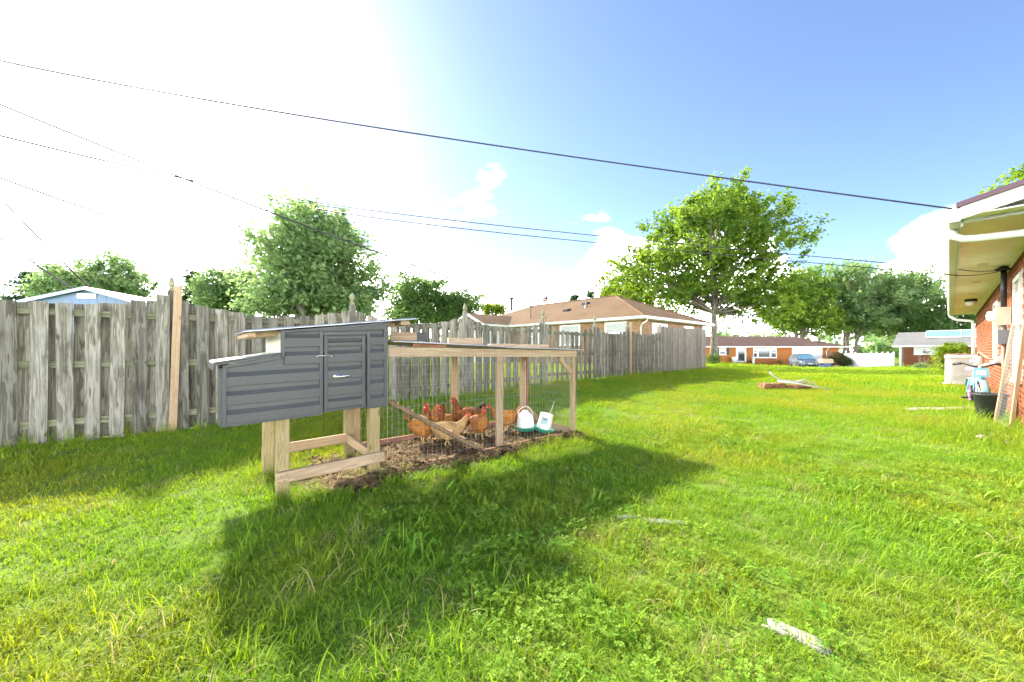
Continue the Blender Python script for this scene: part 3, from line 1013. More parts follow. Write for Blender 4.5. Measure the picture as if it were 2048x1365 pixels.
# concrete pieces sunk in the lawn
for (cx, cy, hx, hy, rot), nm, lab in zip(SLABS, ['paving_stone'] * 3 + ['garden_path'], [
        'pale concrete stone half sunk in the grass nearest the camera', 'flat whitish stone sunk in the lawn right of the coop shadow',
        'small flat stone sunk at the edge of the coop shadow', 'narrow concrete path slab in front of the bicycle']):
    z0 = gz(cx, cy)
    rr = random.Random(int(cx * 100))
    jag = [rr.uniform(.82, 1.08) for _ in range(24)]
    vs, fs = [], []
    for sc_, hz_ in ((.96, -.03), (1.0, .002), (.98, .008), (.92, .011), (.55, .012)):
        for i in range(24):
            w = 2 * math.pi * i / 24
            vs.append((math.copysign(abs(math.cos(w)) ** .45, math.cos(w)) * hx * jag[i] * sc_, math.copysign(abs(math.sin(w)) ** .45, math.sin(w)) * hy * jag[i] * sc_, hz_ + rr.uniform(-.002, .002)))
    for r_ in range(4):
        for i in range(24):
            fs.append((r_ * 24 + i, r_ * 24 + (i + 1) % 24, (r_ + 1) * 24 + (i + 1) % 24, (r_ + 1) * 24 + i))
    fs.append(tuple(range(96, 120)))
    o = MB().add(vs, fs).build(nm, 'concrete' if nm == 'garden_path' else 'stone_white', smooth=True, loc=(cx, cy, z0), rot=(0.01, -0.01, rot))
    if nm == 'garden_path':
        tag(o, lab, 'path', kind='structure')
    else:
        tag(o, lab, 'stone')

# ------------------------------------------------------------------ long wooden fence
fence = empty('board_fence', 'weathered grey shadowbox board fence with scalloped top behind the coop', 'fence', FFOOT + FU * -8)
fence_inv = Matrix.Translation(-fence.location)


def finial(parent, loc, kind=0, lean=0.0):
    prof = [(0.030, 0), (0.030, 0.02), (0.044, 0.03), (0.044, 0.045), (0.022, 0.055), (0.018, 0.075), (0.036, 0.09), (0.047, 0.125), (0.040, 0.165), (0.022, 0.20), (0.006, 0.225)]
    if kind == 1:                              # pointed gothic cap with four faces
        prof = [(0.045, 0), (0.048, 0.02), (0.030, 0.035), (0.030, 0.05), (0.052, 0.075), (0.045, 0.14), (0.004, 0.22)]
    return MB().lathe(prof, 4 if kind == 1 else 12).build('finial', 'wood_old_rail', parent, smooth=kind != 1, loc=loc, rot=(lean, lean * .6, R(45)))


tposts = [-10.0, -7.55, -5.106, -2.666, -0.226, 2.214, 4.654, 7.094]
pts = [FFOOT + FU * t_ for t_ in tposts] + [Vector((2.56, 11.86, 0)), Vector((4.13, 13.73, 0)), Vector((5.93, 15.38, 0))]
TOPS = [1.92] * 5 + [1.92, 1.93, 1.94, 1.93, 1.92, 1.93]
DIP = [0.16] * 4 + [0.20, 0.20, 0.22, 0.22, 0.20, 0.15]
WARP = 0.004
frs = random.Random(3)
for i, p_ in enumerate(pts):
    g0 = gz(p_.x, p_.y)
    u_ = (pts[min(i + 1, len(pts) - 1)] - pts[max(i - 1, 0)]).normalized(); n_ = Vector((-u_.y, u_.x, 0))
    lean = frs.uniform(-.012, .012)
    top = TOPS[i] + (0.09 if i != 4 else 0.10)
    po = beam('post', Vector((p_.x, p_.y, g0 - 0.15)) + n_ * .012 - fence.location, Vector((p_.x + u_.x * lean * 2, p_.y + u_.y * lean * 2, top)) + n_ * .012 - fence.location, 0.09, 0.09, 'wood_old', fence, up=n_)
    fo = finial(po, (0, 0, 0), 1 if i in (4, 6) else 0, frs.uniform(-.06, .06))
    fo.matrix_parent_inverse = Matrix.Identity(4)
    fo.matrix_local = Matrix.Translation((po.data.vertices[8].co.x, 0, 0)) @ Quaternion((0, 1, 0), R(90)).to_matrix().to_4x4() @ Quaternion((0, 0, 1), R(45)).to_matrix().to_4x4()
for i in range(len(pts) - 1):
    a, b = pts[i], pts[i + 1]
    L = (b - a).length; u_ = (b - a).normalized(); n_ = Vector((-u_.y, u_.x, 0))     # n_ points away from the camera
    ga, gb = gz(a.x, a.y), gz(b.x, b.y)
    far = i >= 7
    z_rails = (0.25, 0.98, 1.64) if not far else (0.30, 0.93, 1.60)
    for zr in z_rails:
        for sgn in (0,):
            lo = Vector((0, 0, zr + (ga * (1 - zr / 2)))); hi = Vector((0, 0, zr + (gb * (1 - zr / 2))))
            beam('rail', a + lo + u_ * .045 + n_ * 0.012 - fence.location, b + hi - u_ * .045 + n_ * 0.012 - fence.location, 0.085, 0.04, 'wood_old_rail', fence, up=n_, warp=0.004)
    nb = 11
    pitch = L / nb
    wd = 0.142
    for side in (0, 1):
        for j in range(nb):
            f = (j + (0.5 if side == 0 else 1.0)) / nb
            if f >= 0.999:
                continue
            c_ = a + (b - a) * f
            z0 = gz(c_.x, c_.y) + frs.uniform(0.0, 0.05) - (0.02 if not far else -0.02)
            zt = TOPS[i] + (TOPS[i + 1] - TOPS[i]) * f - DIP[i] * (math.sin(math.pi * f) ** 0.8) + frs.uniform(-.016, .014)
            if i == 7 and j > 8:
                zt += 0.0
            off = n_ * (-0.045 if side == 0 else 0.055)
            ln = u_ * frs.uniform(-.02, .02)
            w_ = wd * frs.uniform(.96, 1.03) if not far else 0.125 * frs.uniform(.95, 1.03)
            beam('board', Vector((c_.x, c_.y, z0)) + off - fence.location, Vector((c_.x, c_.y, zt)) + off + ln - fence.location, w_, 0.019, 'wood_old', fence, up=n_, bev=0.002, warp=WARP)
# two pickets doubled beside the first visible post, and the fresh two-by-four next to it
p4 = pts[4]; n_ = Vector((-FU.y, FU.x, 0))
beam('board', Vector((p4.x, p4.y, .02)) - FU * .11 - n_ * .068 - fence.location, Vector((p4.x, p4.y, 1.95)) - FU * .10 - n_ * .068 - fence.location, 0.14, 0.019, 'wood_old', fence, up=n_, warp=WARP)
pk = beam('timber_brace', Vector((p4.x, p4.y, .0)) + FU * .0 - n_ * .100, Vector((p4.x, p4.y, 2.08)) + FU * .06 - n_ * .10, 0.089, 0.038, 'wood_new', None, up=n_)
tag(pk, 'fresh tan two-by-four standing against the grey fence post', 'plank')
for (i_, h_) in ((9, 2.20),):
    p_ = pts[i_]; u_ = (pts[i_ + 1] - pts[i_]).normalized(); nn = Vector((-u_.y, u_.x, 0))
    o = beam('timber_brace', Vector((p_.x, p_.y, gz(p_.x, p_.y))) - nn * .10 + u_ * .05, Vector((p_.x, p_.y, h_)) - nn * .10 + u_ * .05, 0.089, 0.06, 'wood_new', None, up=nn)
    tag(o, 'tan replacement post beside the far part of the board fence', 'post')

# stockade fence: close pickets carrying on to the right
sa, sb = Vector((5.98, 15.43, 0)), Vector((9.6, 19.05, 0))
stock = empty('stockade_fence', 'tall brown-grey stockade fence of close pickets at the end of the board fence', 'fence', sa)
u_ = (sb - sa).normalized(); n_ = Vector((-u_.y, u_.x, 0)); L = (sb - sa).length
for zr in (0.5, 1.2, 1.9):
    beam('rail', Vector((0, 0, zr)) + n_ * .03, (sb - sa) + Vector((0, 0, zr)) + n_ * .03, 0.085, 0.035, 'wood_stockade', stock, up=n_)
n = int(L / 0.098)
for j in range(n):
    f = (j + .5) / n
    c_ = (sb - sa) * f
    z0 = gz(sa.x + c_.x, sa.y + c_.y) + frs.uniform(-.02, .03)
    zt = 2.13 + 0.10 * f + frs.uniform(-.02, .02)
    o = beam('picket', c_ + Vector((0, 0, z0)), c_ + Vector((0, 0, zt)) + u_ * frs.uniform(-.008, .008), 0.093 * frs.uniform(.93, 1.03), 0.026, 'wood_stockade', stock, up=n_, bev=0.007, warp=0.003)
for f in (0.0, 0.5, 1.0):
    c_ = (sb - sa) * f + n_ * .09
    beam('post', c_ + Vector((0, 0, -.1)), c_ + Vector((0, 0, 2.12)), .09, .09, 'wood_stockade', stock, up=n_)

# ------------------------------------------------------------------ chicken coop
coop = empty('chicken_coop', 'grey clapboard chicken coop on tan timber legs with a nest box', 'chicken coop', COOP, CRZ)
Z0, TILT = 0.632, 0.034
CL, CD, SSTEP = 1.213, 0.80, 0.368


def cz(s, z):
    return Z0 + z + TILT * s


def roof_z(s):
    return 0.690 + (s - SSTEP) * 0.088


# clapboards on the front: each board its own length of dutch-lap profile
PT = 0.138
LAPZ = [PT * i for i in range(6)]


def lap(s0, s1, z0, z1, dfront, parent, name='clapboard', ztop=None):
    """a dutch-lap board; ztop(s) may cut its top on a slope"""
    h = z1 - z0
    prof = [(0.0, 0.010), (-0.020, 0.001), (-0.0235, 0.0), (-0.0245, 0.003), (-0.0225, h * 0.50), (-0.017, h * 0.57), (-0.006, h * 0.74), (-0.003, h + 0.004), (0.0, h + 0.004)]
    vs = []
    for s in (s0, s1):
        for (d, z) in prof:
            zz = z0 + z
            if ztop:
                zz = min(zz, ztop(s))
            vs.append((s, dfront + d, cz(s, zz)))
    m = len(prof)
    fs = [(i, (i + 1) % m, m + (i + 1) % m, m + i) for i in range(m)] + [tuple(range(m - 1, -1, -1)), tuple(range(m, 2 * m))]
    return MB().add(vs, fs).build(name, 'siding_grey', parent)


def panel(poly, thick, name, mat, parent, d0=0.0):
    """flat panel in the s-z plane with its front at d0"""
    return MB().prism([(s, d0, cz(s, z)) for s, z in poly], (0, thick, 0)).build(name, mat, parent)


wall = panel([(0.0, 0.0), (CL, 0.0), (CL, roof_z(CL) - .012), (SSTEP, roof_z(SSTEP) - .012), (SSTEP, 0.476), (0.0, 0.430)], 0.018, 'front_wall', 'trim_grey', coop, 0.0)
DS0, DS1, DZ1 = 0.655, 1.035, 0.640           # door opening
nest_top = lambda s: 0.424 + 0.046 * s / SSTEP
main_top = lambda s: roof_z(s) - 0.02
for i, z in enumerate(LAPZ):
    z1 = z + PT
    if z < 0.41:
        tp = (lambda s: nest_top(s) - .012) if z1 > 0.41 and False else None
        if z1 <= 0.415:
            lap(0.022, DS0 - .004, z, z1, -0.002, coop)
        else:
            lap(0.022, SSTEP - 0.002, z, z1, -0.002, coop, ztop=tp)
            lap(SSTEP, DS0 - .004, z, z1, -0.002, coop)
    else:
        lap(SSTEP + .022, DS0 - .004 if z1 < DZ1 + .06 else CL - .02, z, z1, -0.002, coop, ztop=main_top)
    if z1 < DZ1 + .06:
        lap(DS1 + .004, CL - .02, z, z1, -0.002, coop)


def trim(p, q, w, name='trim_board', d=-0.024, t_=0.010, parent=None, mat='trim_grey'):
    """flat corner trim between two (s,z) points"""
    (s0, z0_), (s1, z1_) = p, q
    a, b = Vector((s0, d, cz(s0, z0_))), Vector((s1, d, cz(s1, z1_)))
    return beam(name, a, b, t_, w, mat, parent or coop, up=(b - a).cross(Vector((0, 1, 0))), bev=0.002)


trim((0.012, -0.012), (0.012, 0.43), 0.026)
trim((CL - .013, -0.012), (CL - .013, roof_z(CL) - .01), 0.028)
trim((0.027, -0.004), (DS0 - .012, -0.004), 0.022)
trim((DS1 + .026, -0.004), (CL - .028, -0.004), 0.022)
trim((SSTEP + .011, 0.478), (SSTEP + .011, roof_z(SSTEP) - .004), 0.026)
trim((0.0, nest_top(0) - .003), (SSTEP - .004, nest_top(SSTEP) + .005), 0.024)
trim((SSTEP + .025, roof_z(SSTEP) - .016), (CL - .03, roof_z(CL) - .018), 0.020)
trim((DS0, -0.01), (DS0, DZ1 + .03), 0.026, 'door_frame')
trim((DS1 + .010, -0.01), (DS1 + .010, DZ1 + .03), 0.030, 'door_frame')
trim((DS0 + .014, DZ1 + .018), (DS1 - .006, DZ1 + .018), 0.024, 'door_frame')
# the door with its own clapboards, rails, lever handle and hook
dmb = MB().prism([(DS0 + .020, -.012, cz(DS0, 0.004)), (DS1 - .026, -.012, cz(DS1, 0.004)), (DS1 - .026, -.012, cz(DS1, DZ1 - .006)), (DS0 + .020, -.012, cz(DS0, DZ1 - .006))], (0, .010, 0))
door = dmb.build('door', 'trim_grey', coop)
for i, z in enumerate(LAPZ[:5]):
    z1 = min(z + PT, DZ1 - .03)
    lap(DS0 + .046, DS1 - .050, max(z, .028), z1, -0.0125, door)
for (p_, q_, w_) in (((DS0 + .033, .004), (DS0 + .033, DZ1 - .006), .026), ((DS1 - .039, .004), (DS1 - .039, DZ1 - .006), .026),
                     ((DS0 + .047, .015), (DS1 - .053, .015), .022), ((DS0 + .047, DZ1 - .018), (DS1 - .053, DZ1 - .018), .022)):
    trim(p_, q_, w_, 'door_rail', -0.034, .010, door)
hs, hz = DS0 + .115, 0.295
mb = MB()
ring = [(0.0, 0), (0.027, 0.0), (0.027, 0.006), (0.020, 0.012), (0.012, 0.014), (0.011, 0.040), (0.0, 0.042)]
n_ = 20
vs, fs = [], []
for r_, y_ in ring[1:-1]:
    for j in range(n_):
        w_ = 2 * math.pi * j / n_
        vs.append((hs + r_ * math.cos(w_), -0.035 - y_, cz(hs, hz) + r_ * math.sin(w_)))
for i in range(len(ring) - 3):
    for j in range(n_):
        p_, q_ = i * n_ + j, i * n_ + (j + 1) % n_
        fs.append((p_, q_, q_ + n_, p_ + n_))
fs.append(tuple(range((len(ring) - 3) * n_, (len(ring) - 2) * n_)))
mb.add(vs, fs)
mb.tube([(hs, -.070, cz(hs, hz)), (hs + .03, -.076, cz(hs, hz) + .001), (hs + .07, -.076, cz(hs, hz) + .004), (hs + .098, -.072, cz(hs, hz) + .003)], [0.0095, .0085, .0075, .007], 10)
mb.build('handle', 'chrome', door, smooth=True)
hk = cz(DS0, 0.475)
mb = MB().tube([(DS0 - .035, -.045, hk - .004), (DS0 - .02, -.048, hk), (DS0 + .06, -.050, hk + .003), (DS0 + .075, -.046, hk - .006)], 0.003, 6)
mb.tube([(DS0 - .035, -.02, hk - .004), (DS0 - .035, -.050, hk - .004)], 0.006, 8)
mb.tube([(DS0 + .072, -.03, hk - .004), (DS0 + .072, -.052, hk - .004)], 0.005, 8)
mb.tube([(DS0 + .072, -.047, hk - .004), (DS0 + .075, -.049, hk - .02)], 0.003, 6)
mb.build('hook_latch', 'chrome', door, smooth=True)
for zz in (0.09, 0.53):
    MB().obox((DS1 - .018, -.030, cz(DS1, zz)), (.007, 0, 0), (0, .006, 0), (0, 0, .022)).build('hinge', 'black_iron', door)

# other walls, nest box and its slatted lid
MB().box(CL - .018, CL, .018, CD, cz(CL, 0), cz(CL, roof_z(CL) - .015)).build('end_wall', 'siding_grey', coop)
for z in LAPZ[:-1]:
    MB().prism([(CL + .002, .0, cz(CL, z)), (CL + .018, .0, cz(CL, z)), (CL + .018, .0, cz(CL, z + .07)), (CL + .004, .0, cz(CL, z + .136))], (0, CD, 0)).build('clapboard', 'siding_grey', coop)
MB().box(SSTEP, CL - .018, CD - .018, CD, cz(.8, 0), cz(.6, roof_z(.6) - .02)).build('back_wall', 'siding_grey', coop)
MB().prism([(.02, .02, cz(.02, .004)), (CL - .02, .02, cz(CL, .004)), (CL - .02, .02, cz(CL, .02)), (.02, .02, cz(.02, .02))], (0, CD - .03, 0)).build('floor_board', 'wood_treated', coop)
MB().prism([(SSTEP, .018, cz(SSTEP, .40)), (SSTEP + .016, .018, cz(SSTEP, .40)), (SSTEP + .016, .018, cz(SSTEP, roof_z(SSTEP) - .02)), (SSTEP, .018, cz(SSTEP, roof_z(SSTEP) - .02))], (0, CD - .04, 0)).build('inner_wall', 'cream_board', coop)
MB().box(0.0, .018, .018, .60, cz(0, -.01), cz(0, .428)).build('nest_wall', 'trim_grey', coop)
MB().box(-.014, -.001, -.012, .050, cz(0, -.014), cz(0, .41)).build('corner_trim', 'trim_grey', coop)
MB().box(0.018, SSTEP, .585, .60, cz(0, -.01), cz(0, .428)).build('nest_wall', 'trim_grey', coop)
lid = MB().prism([(-.045, -.045, cz(0, .432)), (SSTEP - .006, -.045, cz(SSTEP, .486)), (SSTEP - .006, -.045, cz(SSTEP, .498)), (-.045, -.045, cz(0, .444))], (0, .66, 0)).build('nest_lid', 'trim_grey', coop)
for i in range(7):
    y0 = -.048 + i * .095
    MB().prism([(-.052, y0, cz(0, .446)), (SSTEP - .008, y0, cz(SSTEP, .500)), (SSTEP - .008, y0, cz(SSTEP, .512)), (-.052, y0, cz(0, .458))], (0, .088, 0)).build('lid_slat', 'trim_grey' if i < 1 else 'white_dirty', lid)
MB().box(-.058, -.046, -.05, .615, cz(0, .40), cz(0, .452)).build('lid_edge', 'trim_grey', lid)
# legs and rails (the legs stand upright in the ground)
for (s_, d_) in ((0.385, .045), (1.113, .045), (0.385, CD - .045), (1.113, CD - .045)):
    w_ = COOP + CU * s_ + CV * d_
    g0 = gz(w_.x, w_.y)
    beam('leg', (s_, d_ + .002, g0 - .12), (s_, d_ + .002, cz(s_, .05)), .089, .089, 'wood_treated', coop, up=(0, 1, 0))
beam('rail', (0.335, -.020, .178 + .0), (1.185, -.020, .205), .038, .089, 'wood_pale', coop)
for (s_, z_) in ((.35, .15), (.365, .19), (.385, .16), (.405, .20), (.42, .165), (1.08, .195), (1.10, .225), (1.13, .19), (1.15, .23), (1.165, .20)):
    MB().lathe([(.0001, .0), (.0042, .0), (.0042, .002)], 8).build('screw', 'black_iron', coop, loc=(s_, -.0392, z_), rot=(R(90), 0, 0))
for (s_, z_) in ((DS1 + .012, .05), (DS1 + .012, .34), (DS1 + .012, .60), (DS0, .30), (DS0, .08), (DS0, .58), (CL - .013, .1), (CL - .013, .4), (CL - .013, .66), (.012, .1), (.012, .3), (.2, -.004), (.45, -.004)):
    MB().lathe([(.0001, .0), (.0038, .0), (.0030, .002)], 8).build('screw', 'black_iron', coop, loc=(s_, -.0292, cz(s_, z_)), rot=(R(90), 0, 0))
beam('rail', (0.43, CD - .10, .245), (1.07, CD - .10, .262), .038, .089, 'wood_new', coop)
beam('rail', (1.09, .075, .225), (1.09, CD - .12, .252), .038, .089, 'wood_new', coop)
beam('rail', (0.34, CD + .022, .20), (0.42, CD + .022, .20), .038, .089, 'wood_pale', coop)
# roof: rafters, plywood edge and a thin ribbed metal sheet
RS0, RS1, RD0, RD1 = 0.15, 1.515, -0.055, CD + .06


def rz_(s):
    return cz(s, roof_z(s))


for d_ in (.16, CD * .5, CD - .1):
    beam('rafter', (RS0 + .02, d_, rz_(RS0 + .02) - .022), (RS1 - .06, d_, rz_(RS1 - .06) - .022), .038, .040, 'wood_new', coop)
beam('roof_batten', (RS0 + .03, RD0 + .07, rz_(RS0 + .03) - .022), (RS0 + .03, RD1 - .03, rz_(RS0 + .03) - .022), .05, .035, 'wood_new', coop)
beam('roof_batten', (RS1 - .11, RD0 + .06, rz_(RS1 - .11) - .024), (RS1 - .11, RD1 - .03, rz_(RS1 - .11) - .024), .09, .038, 'wood_new', coop)
mb = MB()
nr = 66
vs, fs = [], []
for i in range(nr + 1):
    d_ = RD0 + (RD1 - RD0) * i / nr
    rib = 0.012 if (i % 11) in (5, 6) else 0.0
    for s in (RS0 - .02, RS1):
        for tk in (0, 0.004):
            vs.append((s, d_, rz_(s) + .004 + rib + tk))
for i in range(nr):
    b = i * 4
    fs += [(b, b + 2, b + 6, b + 4), (b + 1, b + 5, b + 7, b + 3), (b, b + 4, b + 5, b + 1), (b + 2, b + 3, b + 7, b + 6)]
fs += [(0, 1, 3, 2), (nr * 4, nr * 4 + 2, nr * 4 + 3, nr * 4 + 1)]
mb.add(vs, fs).build('roof_sheet', 'galvanised', coop)

# ------------------------------------------------------------------ chicken run
RB0, RB1, RBD = 1.235, 3.90, 1.04
run = empty('chicken_run', 'low timber chicken run with wire mesh sides and a metal sheet roof', 'chicken run', COOP + CU * RB0, CRZ)
X1 = RB1 - RB0                                  # local length


def rgz(x, y):
    w_ = COOP + CU * (RB0 + x) + CV * y
    return gz(w_.x, w_.y)


def ztop(x):
    return 1.205 - 0.012 * x


post_w = .042
for (x, y, a_, b_, m_) in ((1.335, .03, .040, .089, 'wood_pale'), (X1 - .05, .03, .089, .05, 'wood_new'), (1.335, RBD - .03, .04, .089, 'wood_new'),
                           (X1 - .04, RBD - .03, .05, .089, 'wood_red'), (X1 - .10, RBD - .03, .05, .089, 'wood_new'), (.03, RBD - .03, .04, .089, 'wood_new')):
    beam('post', (x, y, rgz(x, y) + .02), (x, y, ztop(x) - .092), a_ if a_ < .06 else .06, b_, m_, run, up=(1, 0, 0))
beam('top_beam', (.0, .02, ztop(0) - .045), (X1, .02, ztop(X1) - .045), .038, .089, 'wood_pale', run)
beam('top_beam', (.0, RBD - .02, ztop(0) - .045), (X1, RBD - .02, ztop(X1) - .045), .038, .089, 'wood_new', run)
beam('end_beam', (X1 - .02, .041, ztop(X1) - .046), (X1 - .02, RBD - .041, ztop(X1) - .046), .038, .089, 'wood_new', run)
beam('cross_beam', (.62, .041, ztop(.6) - .03), (.62, RBD - .041, ztop(.6) - .03), .038, .06, 'wood_new', run)
beam('brace', (X1 - .30, .05, ztop(X1) - .10), (X1 - .07, .05, ztop(X1) - .30), .038, .06, 'wood_new', run)
beam('brace', (X1 - .06, RBD - .08, .30), (X1 - .06, RBD - .42, .09), .038, .06, 'wood_new', run)
beam('sill', (-.02, RBD - .02, rgz(.3, 1) + .055), (X1 - .02, RBD - .02, rgz(X1, 1) + .055), .04, .085, 'wood_red', run)
beam('sill', (-.02, .016, rgz(.3, 0) + .022), (X1 + .01, .016, rgz(X1, 0) + .045), .04, .075, 'wood_red', run)
beam('sill', (X1 - .02, .04, rgz(X1, .1) + .06), (X1 - .02, RBD - .045, rgz(X1, .9) + .06), .04, .085, 'wood_new', run)
beam('sill', (X1 - .07, .07, rgz(X1, .1) + .04), (X1 - .07, RBD - .10, rgz(X1, .9) + .04), .04, .05, 'wood_new', run)


def mesh_panel(a, b, za, zb, h0, nm):
    """welded wire between two plan points; za, zb top heights"""
    a, b = Vector(a), Vector(b); L = (b - a).length; u_ = (b - a) / L
    mb = MB(); r_ = .0010
    rr = random.Random(int(L * 1000))
    nv = int(L / .0508)
    for i in range(nv + 1):
        p_ = a + u_ * (L * i / nv)
        w_ = Vector((-u_.y, u_.x, 0)) * rr.uniform(-.003, .003)
        mb.tube([p_ + Vector((0, 0, h0)), p_ + w_ + Vector((0, 0, (h0 + za) / 2)), p_ + Vector((0, 0, za + (zb - za) * i / nv))], r_, 3, cap=False)
    z_ = h0 + .02
    while z_ < min(za, zb) - .02:
        sag = rr.uniform(-.004, .004)
        mb.tube([a + Vector((0, 0, z_)), a + u_ * L * .5 + Vector((0, 0, z_ + sag)), b + Vector((0, 0, z_ + rr.uniform(-.004, .004)))], r_, 3, cap=False)
        z_ += .1016
    return tag(mb.build(nm, 'wire', run), kind='stuff')


mesh_panel((-.01, -.004, 0), (X1 + .005, -.004, 0), ztop(0) - .002, ztop(X1) - .002, .0, 'wire_mesh')
mesh_panel((.0, RBD + .004, 0), (X1 + .005, RBD + .004, 0), ztop(0) - .002, ztop(X1) - .002, .05, 'wire_mesh')
mesh_panel((X1 + .004, -.004, 0), (X1 + .004, RBD + .004, 0), ztop(X1), ztop(X1), .03, 'wire_mesh')


def run_sheet(x0, x1, z_off, tilt, nm='roof_sheet', mat='galvanised', lift=.0):
    mb = MB(); nr = 54; vs, fs = [], []
    for i in range(nr + 1):
        y_ = -.07 + (RBD + .14) * i / nr
        rib = 0.009 if (i % 9) in (4, 5) else 0.0
        for x in (x0, x1):
            for tk in (0, .004):
                vs.append((x, y_, ztop(x) + z_off + tilt * (x - x0) + rib + tk + lift * (y_ / RBD)))
    for i in range(nr):
        b = i * 4
        fs += [(b, b + 2, b + 6, b + 4), (b + 1, b + 5, b + 7, b + 3), (b, b + 4, b + 5, b + 1), (b + 2, b + 3, b + 7, b + 6)]
    fs += [(0, 1, 3, 2), (nr * 4, nr * 4 + 2, nr * 4 + 3, nr * 4 + 1)]
    return mb.add(vs, fs).build(nm, mat, run)


run_sheet(.02, 1.42, .050, -.020)
run_sheet(1.36, X1 + .07, .016, -.006)
beam('spacer', (.25, .03, ztop(.2) + .024), (.62, .03, ztop(.6) + .020), .05, .036, 'wood_red', run)


def wblock(x, y, l, w, h, rot, z, label, mat='wood_pale', cap=False):
    c_ = COOP + CU * (RB0 + x) + CV * y
    dv = Vector((math.cos(CRZ + rot), math.sin(CRZ + rot), 0)) * l / 2
    a_ = Vector((c_.x, c_.y, z + h / 2))
    o = beam('timber_offcut', a_ - dv, a_ + dv, w, h, mat)
    if cap:
        e_ = beam('painted_end', (l / 2 - .10, 0, 0), (l / 2 + .002, 0, 0), w + .004, h + .004, 'black_iron', o)
    return tag(o, label, 'timber')


wblock(.33, .28, .36, .09, .085, -.35, ztop(.3) + .074, 'grey-tan timber offcut with a black painted end on the run roof', 'wood_pale', True)
wblock(1.05, .32, .40, .10, .075, -.30, ztop(1.0) + .053, 'thick pale timber offcut in the middle of the run roof')
wblock(1.52, .22, .34, .09, .038, -.25, ztop(1.5) + .030, 'thin flat timber offcut lying near the roof edge of the run')
wblock(2.15, .40, .62, .089, .05, -.10, ztop(2.1) + .029, 'long pale timber offcut at the far end of the run roof')

# plank ramp from the coop down to the soil
ra, rb = COOP + CU * 1.27 + CV * .22 + Vector((0, 0, .70)), COOP + CU * 2.36 + CV * .13 + Vector((0, 0, .045))
rp = empty('chicken_ramp', 'narrow brown plank ramp with cleats slanting from the coop into the run', 'ramp', rb)
beam('plank', ra - rb, Vector((0, 0, 0)), .15, .040, 'wood_dark', rp)
for i in range(7):
    c_ = (ra - rb) * ((i + .6) / 7.4) + Vector((0, 0, .030))
    beam('cleat', c_ - CV * .07, c_ + CV * .07, .022, .018, 'wood_new', rp, up=(ra - rb).cross(CV))

# hanging drinker and tilted feeder
wp = COOP + CU * 3.36 + CV * .46
wat = empty('poultry_drinker', 'white jug drinker with teal green tray hanging from a cord', 'drinker', (wp.x, wp.y, .085))
MB().lathe([(.075, .03), (.118, .038), (.122, .045), (.120, .085), (.112, .15), (.100, .195), (.075, .225), (.045, .245), (.040, .262), (.018, .268), (0.001, .268)], 28).build('jug', 'plastic_white', wat, smooth=True)
MB().lathe([(.06, -.012), (.11, -.008), (.135, .006), (.150, .036), (.155, .038), (.150, .042), (.130, .014), (.10, .012), (.02, .012)], 28).build('tray', 'plastic_green', wat, smooth=True)
MB().tube([(-.10 * math.cos(a), .0, .20 + .115 * math.sin(a)) for a in [math.pi * i / 14 for i in range(15)]], .004, 8).build('handle', 'plastic_white', wat, smooth=True)
MB().tube([(0, 0, .312), (.002, .001, .6), (0, 0, 1.02)], .003, 5).build('cord', 'rope', wat)
fp = COOP + CU * 3.57 + CV * .33
fee = empty('poultry_feeder', 'tilted white feeder tub with a teal label and green base on the soil', 'feeder', (fp.x, fp.y, soil_z(fp.x, fp.y)), R(-8))
tub = Matrix.Rotation(R(13), 4, 'Y') @ Matrix.Translation((0, 0, .05))
o = MB().lathe([(.095, .0), (.100, .01), (.088, .20), (.092, .205), (.085, .208), (.02, .208)], 26).build('tub', 'plastic_white', fee, smooth=True); o.matrix_local = tub
o = MB().lathe([(.07, -.04), (.125, -.035), (.150, .0), (.152, .012), (.146, .012), (.12, -.012), (.05, -.012)], 26).build('base', 'plastic_green', fee, smooth=True); o.matrix_local = tub
for (z0, z1, mt, a0, a1, e) in ((.075, .165, 'label_teal', -2.1, -1.15, .0012), (.135, .155, 'label_dark', -1.9, -1.3, .0022)):
    vs, fs = [], []
    for i in range(9):
        a = a0 + (a1 - a0) * i / 8
        for z in (z0, z1):
            r_ = .100 - .012 * (z - .01) / .19 + e
            vs.append((r_ * math.cos(a), r_ * math.sin(a), z))
    fs = [(2 * i, 2 * i + 2, 2 * i + 3, 2 * i + 1) for i in range(8)]
    o = MB().add(vs, fs).build('label', mt, fee, smooth=True); o.matrix_local = tub
MB().tube([tub @ Vector((.03, 0, .21)), (.12, .05, .30), (.16, .1, .42)], .003, 5).build('cord', 'rope', fee)

# ------------------------------------------------------------------ hens
def catmull(P, n):
    P = np.array(P, float)
    P = np.vstack([2 * P[0] - P[1], P, 2 * P[-1] - P[-2]])
    out = []
    for i in range(1, len(P) - 2):
        for k_ in range(n):
            t_ = k_ / n
            a, b, c_, d = P[i - 1], P[i], P[i + 1], P[i + 2]
            out.append(0.5 * ((2 * b) + (-a + c_) * t_ + (2 * a - 5 * b + 4 * c_ - d) * t_ ** 2 + (-a + 3 * b - 3 * c_ + d) * t_ ** 3))
    out.append(P[-2])
    return np.array(out)


